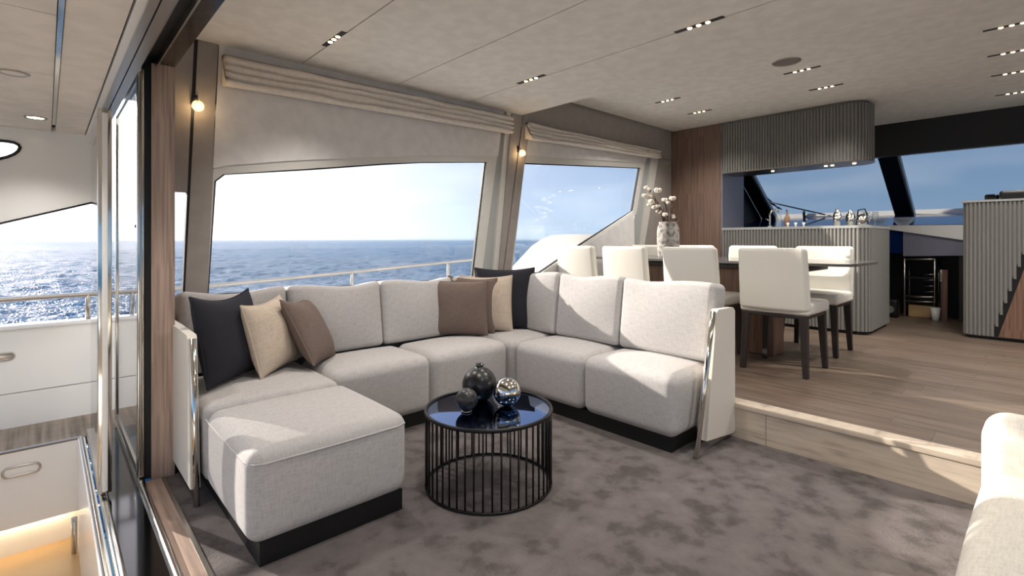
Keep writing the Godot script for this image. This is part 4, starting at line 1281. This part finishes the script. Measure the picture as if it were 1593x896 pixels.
	for k in 4:
		single("wine_glass", lathe([Vector2(0, 0), Vector2(0.03, 0), Vector2(0.004, 0.008), Vector2(0.004, 0.07), Vector2(0.03, 0.10), Vector2(0.034, 0.13), Vector2(0.026, 0.165), Vector2(0.025, 0.165), Vector2(0.032, 0.13), Vector2(0.028, 0.102), Vector2(0, 0.078)], 16), M.clear_glass, ["clear wine glass, first right of the kettle", "clear wine glass, second right of the kettle", "clear wine glass at the very end of the bar", "clear wine glass at the back of the bar's end"][k], "wine glass", Vector3(gz[k][0], 1.302, gz[k][1]), "wine glasses at the bar's end")
	# glass bowls on the dashboard
	for k in 2:
		single("glass_bowl", lathe([Vector2(0, 0), Vector2(0.05, 0.0), Vector2(0.11, 0.06), Vector2(0.12, 0.1), Vector2(0.112, 0.1), Vector2(0.1, 0.06), Vector2(0.04, 0.01), Vector2(0, 0.01)], 20), M.clear_glass, ["clear glass bowl left of the windscreen mullion's foot", "clear glass bowl right below the windscreen mullion"][k], "bowl", Vector3(7.89, [1.3415, 1.3385][k], [-1.54, -1.27][k]))
	# helm cabinet
	var c := thing("helm_cabinet", "tall reeded grey cabinet with diagonal timber panel at right", "cabinet")
	var cp := [Vector2(7.3, -0.585)]
	cp.append_array(arc(Vector2(6.67, -0.535), 0.05, 270, 180, 6))
	cp.append(Vector2(6.62, 1.5))
	cp.append(Vector2(7.3, 1.5))
	part("body", prism(cp, "y", 0.23, 1.52), M.reed_paint, c)
	part("plinth", prism([Vector2(6.64, -0.56), Vector2(7.28, -0.56), Vector2(7.28, 1.5), Vector2(6.64, 1.5)], "y", 0.2, 0.23), M.black, c)
	var cr := [Vector2(6.62, 1.5)]
	cr.append_array(arc(Vector2(6.67, -0.535), 0.05, 180, 270, 6))
	cr.append(Vector2(7.3, -0.585))
	cr.reverse()
	var low := func(p: Vector3) -> float: return 0.235 + maxf(0.0, p.z + 0.385) * 3.8
	re = part("reeded_front", reeds(cr, 0.030, 0.014, 0.235, 1.52, low), M.reed_paint, c)
	re.set_meta("kind", "stuff")
	label_part(part("timber_panel", prism([Vector2(-0.345, 0.235), Vector2(1.5, 0.235), Vector2(1.5, 1.52), Vector2(-0.007, 1.52)], "x", 6.605, 6.622), M.red_veneer, c), "brown timber panel with slanted edge")
	label_part(part("slot_shade", prism([Vector2(-0.40, 0.235), Vector2(-0.345, 0.235), Vector2(-0.007, 1.52), Vector2(-0.062, 1.52)], "x", 6.614, 6.621), M.black, c), "black strip painted as the shaded slot between reeds and timber")  # black strip stands in for the shade inside the slot beside the reeds
	part("top_board", prism([Vector2(6.60, -0.605), Vector2(7.32, -0.605), Vector2(7.32, 1.5), Vector2(6.60, 1.5)], "y", 1.52, 1.54), M.channel_grey, c)
	var hs := thing("helm_pod", "low black instrument pod on top of the reeded cabinet", "instrument pod", Vector3(6.85, 1.54, 0.0))
	part("pod", rounded(Vector3(0.35, 0.085, 0.75), 0.03, 3), M.black, hs, Vector3(0, 0.043, 0.03))
	part("side_pod", rounded(Vector3(0.16, 0.06, 0.10), 0.02, 3), M.black_gloss, hs, Vector3(-0.03, 0.031, -0.40))

func bottle(at: Vector3, r: float, h: float, body: Material, cap: Material, label: String) -> void:
	var o := thing("bottle", label, "bottle", at, 0.0, "bottles on the bar")
	part("glass_body", lathe([Vector2(0, 0), Vector2(r, 0), Vector2(r, h * 0.55), Vector2(r * 0.4, h * 0.75), Vector2(r * 0.35, h * 0.92), Vector2(0, h * 0.92)], 18), body, o)
	part("cap", disc(r * 0.42, h * 0.09, 12), cap, o, Vector3(0, h * 0.92, 0))

func shaker(at: Vector3, r: float, h: float, label: String) -> void:
	var o := thing("cocktail_shaker", label, "shaker", at, 0.0, "chrome shakers on the bar")
	part("cup", lathe([Vector2(0, 0), Vector2(r * 0.75, 0), Vector2(r, h * 0.6), Vector2(0, h * 0.6)], 20), M.chrome, o)
	part("lid", lathe([Vector2(r, h * 0.6), Vector2(r * 0.8, h * 0.75), Vector2(r * 0.4, h * 0.84), Vector2(r * 0.42, h * 0.98), Vector2(0, h)], 20), M.chrome, o)

# ---------------------------------------------------------------- lounge seat at the right edge
func build_lounge() -> void:
	var o := thing("lounge_sofa", "cream fabric lounge sofa at the picture's right edge", "sofa")
	part("plinth", prism([Vector2(0.75, -0.10), Vector2(2.55, -0.10), Vector2(2.55, 0.85), Vector2(0.75, 0.85)], "y", 0.0, 0.08), M.black, o)
	for x in [[0.70, 1.52], [1.522, 2.36]]:
		part("seat_cushion", seat_mesh(x[1] - x[0], 0.95, 0.385, 0.08, 0.07, 0.015), M.lounge_fabric, o, Vector3((x[0] + x[1]) * 0.5, 0.2325, 0.315))
	part("arm", rounded(Vector3(0.24, 0.45, 1.0), 0.07, 4, 3), M.lounge_fabric, o, Vector3(2.48, 0.305, 0.33))
	part("back", rounded(Vector3(1.9, 0.62, 0.2), 0.07, 4, 3), M.lounge_fabric, o, Vector3(1.65, 0.39, 0.88))
